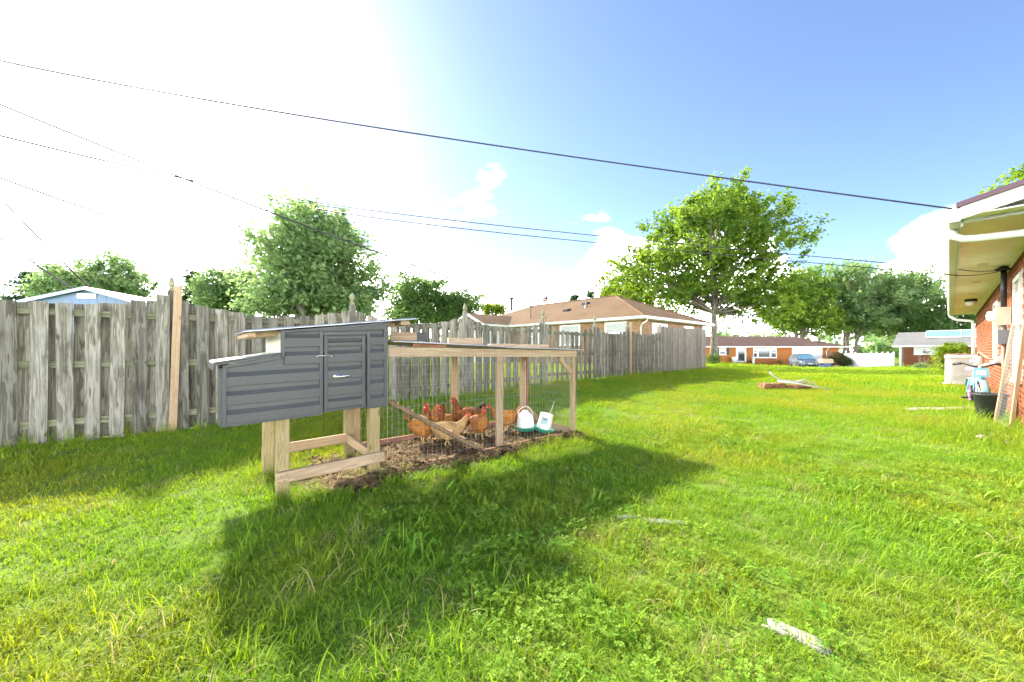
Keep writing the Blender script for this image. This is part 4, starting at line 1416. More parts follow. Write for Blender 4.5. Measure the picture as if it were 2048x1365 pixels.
def hen(px, py, heading, label, feather='feather_buff', tail='feather_buff', pose='up', scale=1.0, seed=0, neckturn=0.0):
    """heading: compass of the beak in degrees, 0 = away from the camera, 90 = right"""
    g_ = ground_at(px, py)
    h = empty('hen', label, 'hen', (g_.x, g_.y, soil_z(g_.x, g_.y) - .004), R(90 - heading), 'hens in the run')
    h.scale = (scale,) * 3
    rs_ = np.random.RandomState(seed)
    # spine: x, z, half width, half height
    if pose == 'up':
        sp = [(-.175, .262, .012, .014), (-.150, .252, .045, .05), (-.105, .235, .078, .078), (-.04, .215, .098, .098), (.03, .210, .102, .104),
              (.085, .228, .088, .096), (.118, .268, .066, .070), (.130, .310, .047, .048), (.138, .348, .034, .036), (.146, .380, .028, .029), (.158, .402, .030, .030), (.178, .408, .025, .025), (.192, .405, .012, .012)]
        head = (.166, .404)
    elif pose == 'low':                        # walking, neck stretched forward
        sp = [(-.185, .250, .012, .014), (-.155, .240, .045, .05), (-.10, .222, .080, .080), (-.03, .205, .100, .098), (.045, .200, .100, .098),
              (.105, .218, .078, .082), (.148, .250, .055, .057), (.178, .284, .040, .041), (.200, .312, .032, .033), (.216, .334, .028, .029), (.232, .348, .029, .029), (.250, .350, .024, .024), (.263, .346, .012, .012)]
        head = (.240, .349)
    else:                                      # pecking, head down
        sp = [(-.175, .285, .012, .014), (-.15, .272, .045, .05), (-.10, .245, .080, .080), (-.03, .218, .100, .098), (.045, .200, .100, .098),
              (.105, .188, .078, .082), (.15, .165, .052, .055), (.178, .130, .038, .040), (.196, .096, .031, .032), (.208, .072, .028, .029), (.222, .056, .028, .028), (.236, .045, .022, .022), (.246, .036, .011, .011)]
        head = (.226, .052)
    c_ = catmull(sp, 3)
    n_ = 18
    vs, fs = [], []
    m_ = len(c_)
    for i in range(m_):
        tan = c_[min(i + 1, m_ - 1), :2] - c_[max(i - 1, 0), :2]
        tan /= np.linalg.norm(tan)
        up = np.array([-tan[1], tan[0]])
        f = i / (m_ - 1)
        turn = neckturn * max(0, (f - .55) / .45) ** 1.5 * .06
        for j in range(n_):
            w_ = 2 * math.pi * j / n_
            rw, rh = c_[i, 2], c_[i, 3]
            jag = 1 + .035 * math.sin(5 * w_ + i * 1.7 + seed) + rs_.normal(0, .015)
            yy = rw * math.cos(w_) * jag + turn
            hh = rh * math.sin(w_) * jag
            if math.sin(w_) < 0 and f < .62:
                hh *= 1.10                     # fluffy underside
            vs.append((c_[i, 0] + up[0] * hh, yy, c_[i, 1] + up[1] * hh))
    for i in range(m_ - 1):
        for j in range(n_):
            p_, q_ = i * n_ + j, i * n_ + (j + 1) % n_
            fs.append((p_, q_, q_ + n_, p_ + n_))
    fs.append(tuple(range(n_ - 1, -1, -1))); fs.append(tuple(range((m_ - 1) * n_, m_ * n_)))
    mb = MB().add(vs, fs)
    # feathered thighs belong to the body
    for sg in (-1, 1):
        mb.tube([(-.01, sg * .050, .175), (.0, sg * .052, .13), (.006, sg * .046, .10), (.004, sg * .042, .082)], [.048, .044, .028, .012], 10)
    mb.build('body', feather, h, smooth=True)
    # loose feathers lying over the body, tips pointing back
    V_, F_ = [], []
    for q in range(420):
        i = rs_.randint(3, int(m_ * .80)); j = rs_.randint(n_)
        p0 = Vector(vs[i * n_ + j]); p1 = Vector(vs[(i - 1) * n_ + j]); ctr = Vector((c_[i, 0], 0, c_[i, 1]))
        nr_ = (p0 - ctr).normalized(); bk_ = (p1 - p0).normalized()
        if i * 1.0 / m_ > .6:
            L = .016
        else:
            L = .030
        sd_ = nr_.cross(bk_).normalized() * L * .36
        b_ = p0 + nr_ * .001; k_ = len(V_)
        tip = b_ + bk_ * L + nr_ * rs_.uniform(.002, .007)
        V_ += [b_, b_ + bk_ * L * .55 + sd_ + nr_ * .003, tip, b_ + bk_ * L * .55 - sd_ + nr_ * .003]
        F_.append((k_, k_ + 1, k_ + 2, k_ + 3))
    tag(MB().add(V_, F_).build('plumage', feather, h), kind='stuff')
    ty = neckturn * .06
    hx, hz_ = head
    # wings
    for sg in (-1, 1):
        vs, fs = [], []
        for i in range(7):
            f = i / 6
            x = .075 - .235 * f; hw = .062 * math.sin(math.pi * (0.18 + .72 * f)) ** .7
            zc = .232 + .012 * f
            for j in range(7):
                a = -1 + 2 * j / 6
                vs.append((x - .02 * a, sg * (.094 - .050 * f ** 1.6 + .012 * (1 - a * a)), zc + a * hw))
        for i in range(6):
            for j in range(6):
                p_ = i * 7 + j
                fs.append((p_, p_ + 1, p_ + 8, p_ + 7))
        MB().add(vs, fs).build('wing', feather, h, smooth=True)
    # tail fan
    mb = MB()
    b0 = Vector((sp[1][0] + .02, 0, sp[1][1] + .02))
    for i in range(11):
        a = (i - 5) / 5
        L = .150 * (1 - .25 * abs(a)) * rs_.uniform(.9, 1.08)
        el = R(58 - 16 * abs(a) + rs_.normal(0, 4))
        d = Vector((-math.cos(el), .24 * a, math.sin(el))).normalized()
        side = d.cross(Vector((0, 1, 0))).normalized() * .4 + Vector((0, .8, 0))
        side.normalize()
        w_ = .020
        o_ = b0 + Vector((0, a * .022, -.012 * abs(a)))
        mb.add([o_ - side * w_ * .5, o_ + side * w_ * .5, o_ + d * L * .55 + side * w_, o_ + d * L * .9 + side * w_ * .7 + Vector((-.012, 0, -.006)), o_ + d * L + Vector((-.020, 0, -.014)), o_ + d * L * .9 - side * w_ * .7 + Vector((-.012, 0, -.006)), o_ + d * L * .55 - side * w_],
               [(0, 1, 2, 6), (6, 2, 3, 5), (5, 3, 4)])
    mb.build('tail', tail, h, smooth=False)
    # comb, wattles, ear patches
    mb = MB()
    pts_ = [(-.022, .018), (-.026, .040), (-.016, .034), (-.010, .052), (-.002, .040), (.006, .056), (.012, .040), (.020, .050), (.024, .032), (.034, .034), (.034, .010), (.01, .018)]
    mb.prism([(hx + x, ty - .004, hz_ + z) for x, z in pts_], (0, .008, 0))
    mb.build('comb', 'comb_red', h)
    mb = MB()
    for sg in (-1, 1):
        mb.tube([(hx + .018, ty + sg * .010, hz_ - .006), (hx + .020, ty + sg * .014, hz_ - .026), (hx + .018, ty + sg * .013, hz_ - .044)], [.010, .014, .006], 8, flat=.6)
        mb.tube([(hx - .008, ty + sg * .020, hz_ + .004), (hx + .016, ty + sg * .020, hz_ + .006)], [.014, .012], 8)
    mb.build('wattle', 'comb_red', h, smooth=True)
    MB().tube([(hx + .020, ty, hz_ + .001), (hx + .036, ty, hz_ - .002), (hx + .052, ty, hz_ - .010)], [.012, .008, .001], 8).build('beak', 'beak', h, smooth=True)
    for sg in (-1, 1):
        MB().lathe([(.0005, -.0065), (.0055, -.003), (.0065, 0), (.0055, .003), (.0005, .0065)], 8, (hx + .006, ty + sg * .027, hz_ + .012)).build('eye', 'eye_dark', h, smooth=True)
    # shanks with four toes
    for sg in (-1, 1):
        mb = MB()
        st = .02 * sg if pose == 'low' else .0
        kx = .004 + st
        mb.tube([(.004, sg * .042, .09), (kx - .012, sg * .042, .055), (kx, sg * .043, .012)], [.010, .0075, .0075], 8)
        for a in (-.55, 0, .55, math.pi):
            l_ = .045 if a != math.pi else .022
            mb.tube([(kx, sg * .043, .010), (kx + math.cos(a) * l_ * .6, sg * .043 + math.sin(a) * l_ * .6, .009), (kx + math.cos(a) * l_, sg * .043 + math.sin(a) * l_, .003)], [.007, .0055, .002], 6)
        mb.build('leg', 'chicken_leg', h, smooth=True)
    return h


hen(846, 893, 62, 'upright orange hen nearest the ramp top with red comb', 'feather_buff', 'feather_pale', 'up', 1.02, 1)
hen(866, 884, 205, 'dark-necked orange hen standing just behind the leftmost hen', 'feather_red', 'feather_red', 'up', 1.06, 2, .5)
hen(895, 899, 82, 'pale straw-coloured hen walking in front under the ramp', 'feather_pale', 'feather_pale', 'low', 1.0, 3)
hen(892, 872, 250, 'buff hen seen from behind with raised brown tail', 'feather_buff', 'feather_black', 'low', .95, 4)
hen(934, 872, 262, 'tall orange hen with a black tail beside the middle post', 'feather_red', 'feather_black', 'up', 1.08, 5)
hen(958, 884, 150, 'orange hen facing the camera next to the front middle post', 'feather_buff', 'feather_buff', 'up', .98, 6, -.3)
hen(1012, 868, 268, 'buff hen half hidden by the post left of the drinker', 'feather_buff', 'feather_buff', 'low', .96, 7)

# ------------------------------------------------------------------ trees, bushes
def leaf_quads(c, size, rs_, up=0.35):
    """rhombic leaves, each at its own angle"""
    n = len(c)
    nrm = rs_.normal(0, 1, (n, 3)); nrm[:, 2] += up * np.sign(nrm[:, 2]); nrm /= np.linalg.norm(nrm, axis=1, keepdims=True)
    a = np.cross(nrm, rs_.normal(0, 1, (n, 3))); a /= np.linalg.norm(a, axis=1, keepdims=True)
    b = np.cross(nrm, a)
    s = (size * rs_.uniform(.6, 1.35, n))[:, None]
    fold = nrm * s * rs_.uniform(-.2, .2, (n, 1))
    v = np.stack([c - a * s * .6, c + b * s * .38 + fold, c + a * s * .6, c - b * s * .38 + fold], 1)
    return v.reshape(-1, 3), np.arange(4 * n).reshape(-1, 4)


def tree(name, label, X, Y, H, crowns, clumps, per, leaf, mat, r0, fork, seed, group=None, rc=0.9, limbs=26, cat='tree', lean=(0, 0), multi=1, droop=0.0, flat=.65, spray=0.0):
    """crowns: ellipsoids (dx, dy, zc, rx, ry, rz) from the tree's foot"""
    z0 = gz(X, Y)
    t_ = empty(name, label, cat, (X, Y, z0), 0, group)
    rs_ = np.random.RandomState(seed)
    vol = np.array([c_[3] * c_[4] * c_[5] for c_ in crowns]); vol = vol / vol.sum()
    C = []
    while len(C) < clumps:
        k_ = rs_.choice(len(crowns), p=vol); e = crowns[k_]
        d = rs_.normal(0, 1, 3); d /= np.linalg.norm(d)
        rr = rs_.uniform(.12, 1) ** .45
        bump = 1 + .16 * math.sin(5 * d[0] + 3 * d[2] + seed) + .12 * math.sin(7 * d[1] - 4 * d[2] + 2 * seed)
        p_ = np.array([e[0] + d[0] * e[3] * rr * bump, e[1] + d[1] * e[4] * rr * bump, e[2] + d[2] * e[5] * rr * bump])
        if math.sin(p_[0] * 1.1 + seed) + math.sin(p_[2] * 1.3 + seed * 2) + math.sin(p_[1] * 1.2) < -1.55:
            continue
        C.append(p_)
    C = np.array(C)
    rcs = rc * rs_.uniform(.6, 1.35, clumps)
    cen = np.repeat(C, per, 0)
    off = rs_.normal(0, .5, (clumps * per, 3)) * np.repeat(rcs, per)[:, None]
    off[:, 2] *= flat
    if spray:                                   # leaf sprays that sweep outward and up
        out = C - np.array([0, 0, H * .35]); out /= np.linalg.norm(out, axis=1, keepdims=True)
        along = rs_.uniform(-.5, 1.0, (clumps * per, 1)) * np.repeat(rcs, per)[:, None] * spray
        off = off * .55 + np.repeat(out, per, 0) * along
    if droop:
        off[:, 2] -= droop * (off[:, 0] ** 2 + off[:, 1] ** 2)
    lv, lf = leaf_quads(cen + off, leaf, rs_)
    tint = np.clip(np.repeat(rs_.normal(.45, .22, clumps), per) + rs_.normal(0, .16, clumps * per), 0, 1)
    link('crown', np_mesh('crown', lv, lf, tint), mat, t_)
    if r0 > 0:
        mb = MB()
        for m_ in range(multi):
            ax, ay = (lean if multi == 1 else (rs_.uniform(-.35, .35), rs_.uniform(-.25, .25)))
            bx, by = (0, 0) if multi == 1 else (rs_.normal(0, r0 * 1.5), rs_.normal(0, r0))
            zt = H * .86
            tp = [Vector((bx + ax * f * zt * .5 + rs_.normal(0, .06) * f, by + ay * f * zt * .5 + rs_.normal(0, .06) * f, zt * f - .25 * (f == 0))) for f in np.linspace(0, 1, 9)]
            rr = r0 if multi == 1 else r0 * .55
            mb.tube(tp, [rr * (1.35 if i == 0 else 1) * (1 - .92 * (i / 8) ** .9) + .012 for i in range(9)], 12)
            for l_ in range(limbs // multi):
                tg = Vector(C[rs_.randint(clumps)])
                if tg.z < fork:
                    tg.z = fork + rs_.uniform(.3, 1.2)
                hh = min(zt * .93, max(fork, tg.z * rs_.uniform(.35, .75)))
                k_ = hh / zt * 8; i0 = int(min(7, k_)); st = tp[i0].lerp(tp[i0 + 1], k_ - i0)
                mid = st.lerp(tg, .5) + Vector((0, 0, -.04 * (tg - st).length)) + Vector(rs_.normal(0, .12, 3))
                rb_ = rr * (1 - .85 * hh / zt) * .50
                mb.tube([st, st.lerp(mid, .5), mid, mid.lerp(tg, .6), tg], [rb_, rb_ * .8, rb_ * .55, rb_ * .35, .012], 6, cap=False)
                for q in range(2):
                    t2 = Vector(C[np.argsort(((C - np.array(tg)) ** 2).sum(1))[rs_.randint(1, 6)]])
                    mb.tube([mid, mid.lerp(t2, .5) + Vector((0, 0, .08)), t2], [rb_ * .4, rb_ * .25, .008], 5, cap=False)
        mb.build('trunk', 'bark', t_, smooth=True)
    return t_


def conifer(name, label, X, Y, H, W, seed, group=None, mat='leaf_fir'):
    z0 = gz(X, Y)
    t_ = empty(name, label, 'tree', (X, Y, z0), 0, group)
    rs_ = np.random.RandomState(seed)
    cen, mb = [], MB()
    mb.tube([(0, 0, -.2), (0, 0, H * .5), (0, 0, H)], [H * .016, H * .01, .01], 8)
    z = H * .08
    while z < H * .98:
        rr = W / 2 * (1 - z / H) ** .8 + .12
        nb_ = rs_.randint(5, 9)
        for b in range(nb_):
            a = rs_.uniform(0, 6.28); L = rr * rs_.uniform(.6, 1.15)
            tip = np.array([math.cos(a) * L, math.sin(a) * L, z - L * .12 + L * L * .03])
            mb.tube([(0, 0, z), tuple(tip)], [.03, .008], 4, cap=False)
            m_ = int(16 + L * 26)
            f = rs_.uniform(.12, 1, m_)[:, None]
            pt = np.array([0, 0, z]) * (1 - f) + tip * f
            sp_ = rs_.normal(0, 1, (m_, 3)) * np.array([.22, .22, .10]) * (.5 + f)
            sp_[:, 2] -= .06
            cen.append(pt + sp_)
        z += H * .042 * rs_.uniform(.8, 1.2)
    cen = np.concatenate(cen)
    lv, lf = leaf_quads(cen, .24 * H / 8, rs_, 0.1)
    link('crown', np_mesh('crown', lv, lf, np.clip(rs_.normal(.45, .25, len(cen)), 0, 1)), mat, t_)
    mb.build('trunk', 'bark', t_)
    return t_


def E(px, py, Y, X0, rx, ry, rz, dy=0.0):
    """crown ellipsoid given where its centre shows in the photo"""
    p_ = at(px, py, Y + dy)
    return (p_.x - X0, dy, p_.z - gz(X0, Y), rx, ry, rz)


def px_x(px, Y):
    return (px - 1024) / 768 * Y


# maple by the stockade fence
Y = 33.0; X = px_x(1428, Y)
tree('maple_tree', 'tall spreading maple with grey trunk just past the stockade fence', X, Y, 15.6,
     [E(1440, 428, Y, X, 3.6, 3.4, 2.7), E(1385, 480, Y, X, 4.2, 4.4, 3.0), E(1330, 560, Y, X, 4.4, 4.6, 2.6), E(1478, 500, Y, X, 4.0, 4.4, 3.4), E(1530, 420, Y, X, 1.8, 2.0, 1.4), E(1575, 470, Y, X, 2.6, 2.6, 1.1), E(1290, 520, Y, X, 2.2, 2.4, 1.4), E(1440, 595, Y, X, 4.0, 4.4, 1.8), E(1545, 600, Y, X, 3.2, 3.4, 2.2), E(1420, 398, Y, X, 1.5, 1.5, .9), E(1478, 390, Y, X, 1.2, 1.2, .8)],
     880, 50, .26, 'leaf_maple', .30, 4.4, 5, rc=.95, limbs=60, flat=.75, spray=.55)
# big round tree left of centre behind the fence
Y = 27.0; X = px_x(640, Y)
tree('round_tree', 'big dense oval tree behind the fence left of the coop roof', X, Y, 12.2,
     [E(635, 470, Y, X, 3.2, 3.2, 2.3), E(625, 540, Y, X, 4.2, 4.2, 2.6), E(575, 590, Y, X, 2.8, 3.0, 1.7), E(700, 580, Y, X, 2.6, 2.8, 1.8), E(635, 600, Y, X, 4.0, 3.6, 1.6)],
     820, 48, .25, 'leaf_grey', .28, 1.6, 8, rc=.80, limbs=34)
Y = 34.0; X = px_x(455, Y)
tree('round_tree', 'low rounded tree left of the big oval tree', X, Y, 8.2,
     [E(455, 575, Y, X, 2.4, 2.4, 2.0), E(455, 610, Y, X, 2.5, 2.4, 1.6)], 260, 46, .24, 'leaf_grey', .2, 1.5, 9, rc=.7, limbs=14)
Y = 40.0
conifer('spruce_tree', 'thin spruce beside the fence post with the pointed cap', px_x(386, Y), Y, 9.4, 7.0, 4)
conifer('spruce_tree', 'ragged spruce at the far left edge behind the fence', px_x(58, Y), Y, 9.3, 10.0, 6)
Y = 36.0; X = px_x(205, Y)
tree('shade_tree', 'wide loose tree behind the blue shed', X, Y, 10.4,
     [E(150, 565, Y, X, 2.6, 2.6, 1.6), E(215, 545, Y, X, 2.6, 2.6, 1.9), E(265, 575, Y, X, 1.8, 2.0, 1.2), E(115, 580, Y, X, 1.6, 2.0, 1.2), E(200, 590, Y, X, 4.2, 3, 1.2)], 420, 42, .24, 'leaf_grey', .22, 2.0, 12, rc=.75, limbs=24, spray=.8)
Y = 42.0; X = px_x(835, Y)
tree('shade_tree', 'dark rounded tree behind the fence above the run roof', X, Y, 9.5,
     [E(838, 590, Y, X, 3.0, 3, 2.2), E(805, 615, Y, X, 2.0, 2.4, 1.6), E(830, 630, Y, X, 3.4, 3, 1.3)], 300, 46, .27, 'leaf_dark', .25, 2.0, 14, rc=.85, limbs=16)
X = px_x(910, Y)
tree('shade_tree', 'smaller dark tree right of the rounded tree over the gable', X, Y + 2, 7.8,
     [E(912, 610, Y + 2, X, 2.6, 2.6, 1.6), E(905, 635, Y + 2, X, 2.8, 2.6, 1.4)], 240, 46, .27, 'leaf_dark', .22, 2.0, 15, rc=.8, limbs=12)
Y = 48.0; X = px_x(985, Y)
tree('young_tree', 'small yellowish tree between the dark trees and the tan roof', X, Y, 6.6, [E(985, 620, Y, X, 1.5, 1.5, 1.0)], 60, 40, .22, 'leaf_yellow', .14, 2, 16, rc=.6, limbs=8)
Y = 52.0
for i_, (px_, top) in enumerate(((1150, 585), (1183, 578), (1208, 590))):
    conifer('pine_tree', ['leftmost dark pine tip over the tan roof ridge', 'middle pine tip over the tan roof ridge', 'rightmost pine tip by the roof peak'][i_], px_x(px_, Y), Y, (702 - top) * Y / 768 + 1.2 - gz(px_x(px_, Y), Y), 4.2, 20 + i_, 'pine tips over the roof')
Y = 44.0; X = px_x(1245, Y)
tree('shade_tree', 'yellow-green tree behind the roof peak left of the maple', X, Y, 10.0, [E(1240, 575, Y, X, 2.6, 2.6, 1.9), E(1262, 600, Y, X, 3.2, 3, 1.8)], 170, 44, .26, 'leaf_yellow', .22, 2.0, 18, rc=.85, limbs=14)
# three loose trees behind the orange brick house
Y = 66.0
for i_, (px_, seed_, cr, lab) in enumerate((
        (1598, 21, [(1600, 580, 4.6, 3.0), (1570, 620, 4.4, 2.8), (1630, 600, 4.0, 3.4), (1600, 640, 6.5, 3.0)], 'leafy grey-green tree behind the orange brick house roof'),
        (1705, 22, [(1700, 560, 5.0, 2.8), (1735, 590, 5.0, 3.6), (1680, 610, 4.6, 3.2), (1720, 640, 6.0, 2.8)], 'wide many-stemmed tree above the white fence'),
        (1812, 23, [(1820, 580, 4.2, 3.0), (1845, 600, 3.4, 2.8), (1790, 610, 4.6, 3.4), (1810, 645, 5.2, 2.6)], 'loose many-stemmed tree left of the grey roof'))):
    X = px_x(px_, Y)
    tree('silver_maple', lab, X, Y, 17.5, [E(a, b, Y, X, rx_, rx_, rz_e) for a, b, rx_, rz_e in cr], 420, 48, .40, 'leaf_grey' if i_ else 'leaf_maple', .55, 2.6, seed_, 'trees behind the far houses', rc=1.35, limbs=36, multi=4, spray=1.0)
Y = 58.0; X = px_x(1885, Y)
tree('shade_tree', 'dark tree showing under the gutter end above the grey roof', X, Y, 9.8, [E(1880, 620, Y, X, 2.6, 2.6, 2.0), E(1925, 625, Y, X, 3.2, 3, 2.0), E(1900, 650, Y, X, 4.0, 3, 1.4)], 190, 40, .32, 'leaf_dark', .25, 2, 25, rc=1.0, limbs=14)
Y = 24.0; X = px_x(2100, Y)
tree('shade_tree', 'branch-heavy tree rising over the purple roof edge of the near house', X, Y, 14.0, [E(2072, 352, Y, X, 1.7, 1.8, .9), E(2120, 390, Y, X, 3.0, 3, 1.8), E(2110, 470, Y, X, 3, 3, 2.4)], 210, 44, .24, 'leaf_maple', .28, 4, 27, rc=.8, limbs=18)
# far wood along the horizon
rs_ = np.random.RandomState(31)
cen = []
for i in range(260):
    a = rs_.uniform(-1.15, 1.25); d_ = rs_.uniform(110, 170); h_ = rs_.uniform(3, 8.5)
    c0 = np.array([math.sin(a) * d_, math.cos(a) * d_, -.6])
    m_ = 120
    e = rs_.normal(0, 1, (m_, 3)); e /= np.linalg.norm(e, axis=1, keepdims=True)
    cen.append(c0 + np.array([0, 0, h_ * .5]) + e * np.array([h_ * .6, h_ * .6, h_ * .55]) * rs_.uniform(.5, 1, (m_, 1)))
cen = np.concatenate(cen)
lv, lf = leaf_quads(cen, 1.3, rs_)
wood_o = link('distant_wood', np_mesh('distant_wood', lv, lf, np.clip(rs_.normal(.4, .25, len(cen)), 0, 1)), 'leaf_grey')
tag(wood_o, 'far belt of trees along the horizon', 'trees', kind='stuff')


def bush(name, label, X, Y, ells, clumps, per, leaf, mat, seed, rc=.25, group=None):
    return tree(name, label, X, Y, 1.5, ells, clumps, per, leaf, mat, .03, .25, seed, group, rc=rc, limbs=8, cat='bush')


Y = 41.0; X = px_x(1906, Y)
bush('bush', 'bright yellow-green bush in front of the red brick house', X, Y, [(0, 0, 1.55, 1.55, 1.2, 1.15), (-.5, 0, .9, 1.2, 1, .8)], 150, 40, .17, 'leaf_yellow', 41, .45)
Y = 48.5
bush('hedge_bush', 'dark green clipped bush beside the white fence', px_x(1688, Y), Y, [(0, 0, .95, .95, .9, .95)], 80, 44, .13, 'leaf_hedge', 42, .35)
bush('hedge_bush', 'reddish-brown bush beside the blue bin', px_x(1671, Y), Y, [(0, 0, .85, .9, .8, .85)], 70, 44, .13, 'leaf_redhedge', 43, .35)
for px_, Y_, w_, lab in ((1432, 51.3, .5, 'low green plant at the foot of the maple-side house corner'), (1500, 51.4, .45, 'dark potted shrub by the far front door'), (1556, 51.4, .5, 'small flowering shrub left of the silver car')):
    bush('low_shrub', lab, px_x(px_, Y_), Y_, [(0, 0, .3, w_, .35, .32)], 24, 36, .09, 'leaf_dark', int(px_), .2)
Y = 32.6
bush('low_shrub', 'leafy suckers round the base of the maple trunk', px_x(1424, Y), Y, [(0, -.2, .5, .55, .4, .5)], 26, 36, .1, 'leaf_dark', 47, .25)
for i_, (px_, py_) in enumerate(((1850, 738), (1872, 740), (1838, 741), (1892, 745), (1905, 742))):
    g_ = ground_at(px_, py_)
    bush('garden_plant', ['garden plant with pale leaves left of the bright bush', 'leafy garden plant below the bright bush', 'low garden plant nearest the white downspout', 'yellowing garden plant before the air conditioner', 'straggly garden plant right behind the air conditioner'][i_], g_.x, g_.y, [(0, 0, .28, .6, .5, .3)], 20, 30, .11, 'leaf_yellow' if i_ % 2 else 'leaf_grey', 60 + i_, .3, 'plants in the far bed')

# ------------------------------------------------------------------ neighbour house with the tan hip roof
nbh = empty('neighbour_house', 'brick house with tan hip roof and white gutters behind the fence', 'house', (NB.x, NB.y, 0), R(90 - 47.6))
EZ, WID, LEN, OV = 3.0, 9.2, 17.5, 0.45         # local x along u (hip end), local y along v
RZ = 4.92
rf = MB()
pk0, pk1 = (WID / 2, WID / 2, RZ), (WID / 2, LEN - WID / 2, RZ)
c4 = [(0, 0, EZ), (WID, 0, EZ), (WID, LEN, EZ), (0, LEN, EZ)]
rf.add(c4 + [pk0, pk1], [(0, 1, 4), (1, 2, 5, 4), (2, 3, 5), (3, 0, 4, 5), (3, 2, 1, 0)])
roof = rf.build('roof', 'shingle_tan', nbh)
mb = MB()                                        # ridge and hip caps
for a, b in ((c4[0], pk0), (c4[1], pk0), (pk0, pk1)):
    mb.tube([Vector(a) + Vector((0, 0, .01)), Vector(b) + Vector((0, 0, .01))], .06, 6)
mb.build('ridge_cap', 'shingle_tan', roof)
wz0 = -.2
wl_ = MB()
wl_.box(OV, WID - OV, OV, LEN - OV, wz0, EZ - .16)
wl_.build('wall', 'brick_tan', nbh)
MB().box(.05, WID - .05, .05, LEN - .05, EZ - .16, EZ - .012).build('soffit', 'soffit_paint', nbh)
for (x0, x1, y0, y1) in ((-.10, WID + .10, -.10, .0), (-.10, .0, .002, LEN), (WID, WID + .10, .002, LEN)):
    MB().box(x0, x1, y0, y1, EZ - .15, EZ - .005).build('gutter', 'gutter_paint', nbh)


def window(parent, c, along, out, w, h, frame='white_paint', glass='glass_dark', mull=0, bar=True, fw=.06, dep=.05, shutter=None):
    """c centre on the wall face; along and out are unit vectors (in the parent's space)"""
    c, al, ou = Vector(c), Vector(along), Vector(out); up = Vector((0, 0, 1))
    f = MB()
    for sx in (-1, 1):
        f.obox(c + al * sx * (w / 2 - fw / 2) + ou * dep / 2, al * fw / 2, ou * dep / 2, up * (h / 2))
        f.obox(c + up * sx * (h / 2 - fw / 2) + ou * dep * .48, al * (w / 2 - fw), ou * dep * .48, up * fw / 2)
    for k_ in range(mull):
        xx = -w / 2 + w * (k_ + 1) / (mull + 1)
        f.obox(c + al * xx + ou * dep * .46, al * fw * .5, ou * dep * .46, up * (h / 2 - fw))
    if bar:
        f.obox(c + ou * dep * .40, al * (w / 2 - fw), ou * dep * .40, up * fw * .35)
    win = f.build('window', frame, parent)
    MB().obox(c + ou * .012, al * (w / 2 - fw * .5), ou * .004, up * (h / 2 - fw * .5)).build('pane', glass, win)
    MB().obox(c + ou * (dep * .6) - up * (h / 2 + .03), al * (w / 2 + .05), ou * (dep * .6), up * .03).build('sill', frame, win)
    if shutter:
        for sx in (-1, 1):
            s_ = MB().obox(c + al * sx * (w / 2 + .22) + ou * .02, al * .19, ou * .02, up * (h / 2))
            for q in range(8):
                s_.obox(c + al * sx * (w / 2 + .22) + ou * .045 + up * (-h / 2 + h * (q + .5) / 8), al * .15, ou * .006, up * (h / 24))
            s_.build('shutter', shutter, win)
    return win


# camera-side long wall (local x = OV, facing -x) and hip-end wall (local y = OV, facing -y)
LX, LY = (0, 1, 0), (1, 0, 0)
for yy, w_ in ((1.9, 1.5), (5.2, 1.6), (8.4, 1.2)):
    window(nbh, (OV, yy, 2.15), LX, (-1, 0, 0), w_, 1.25, glass='curtain', fw=.09)
for xx, w_ in ((2.6, 1.0), (6.4, 1.4)):
    window(nbh, (xx, OV, 2.1), LY, (0, -1, 0), w_, 1.25, fw=.09, shutter='shutter_white' if xx < 3 else None)
window(nbh, (8.1, OV, 2.3), LY, (0, -1, 0), .5, .6, frame='copper_brown')
MB().tube([(.25, -.06, EZ - .15), (.25, -.02, EZ - .28), (.40, .35, EZ - .42), (.42, .40, EZ - .6), (.42, .40, .2)], .045, 8).build('downspout', 'gutter_paint', nbh, smooth=True)
MB().tube([(WID - .2, -.06, EZ - .15), (WID - .3, .3, EZ - .4), (WID - .5, .40, EZ - .6), (WID - .5, .40, .0)], .045, 8).build('downspout', 'gutter_paint', nbh, smooth=True)
MB().box(3.25, 3.75, .15, .42, 1.75, 2.45).build('wall_cabinet', 'galvanised', nbh)
# low gabled wing facing the yard
wy0, wy1, wx = 10.4, 14.4, -2.3
wm = (wy0 + wy1) / 2
WRZ = 3.88
MB().add([(wx, wy0, EZ), (wx, wm, WRZ), (wx, wy1, EZ), (2.2, wy0, EZ), (2.2, wm, WRZ), (2.2, wy1, EZ)], [(0, 3, 4, 1), (1, 4, 5, 2), (0, 1, 2), (3, 5, 4), (0, 2, 5, 3)]).build('wing_roof', 'shingle_tan', nbh)
MB().prism([(wx + .3, wy0 + .25, wz0), (wx + .3, wy1 - .25, wz0), (wx + .3, wy1 - .25, EZ - .02), (wx + .3, wm, WRZ - .14), (wx + .3, wy0 + .25, EZ - .02)], (2.3, 0, 0)).build('wing_wall', 'white_dirty', nbh)
for a, b in (((wx, wy0 - .05, EZ - .04), (wx, wm, WRZ + .0)), ((wx, wy1 + .05, EZ - .04), (wx, wm, WRZ + .0))):
    beam('rake_board', Vector(a) - Vector((.03, 0, .06)), Vector(b) - Vector((.03, 0, .06)), .04, .16, 'white_paint', nbh)
MB().box(wx, .0, wy0 - .10, wy0 - .01, EZ - .14, EZ - .01).build('gutter', 'gutter_paint', nbh)


def roofpt(x, y):
    z = EZ + (RZ - EZ) * min(x, WID - x, y) / (WID / 2)
    return Vector((x, y, z))


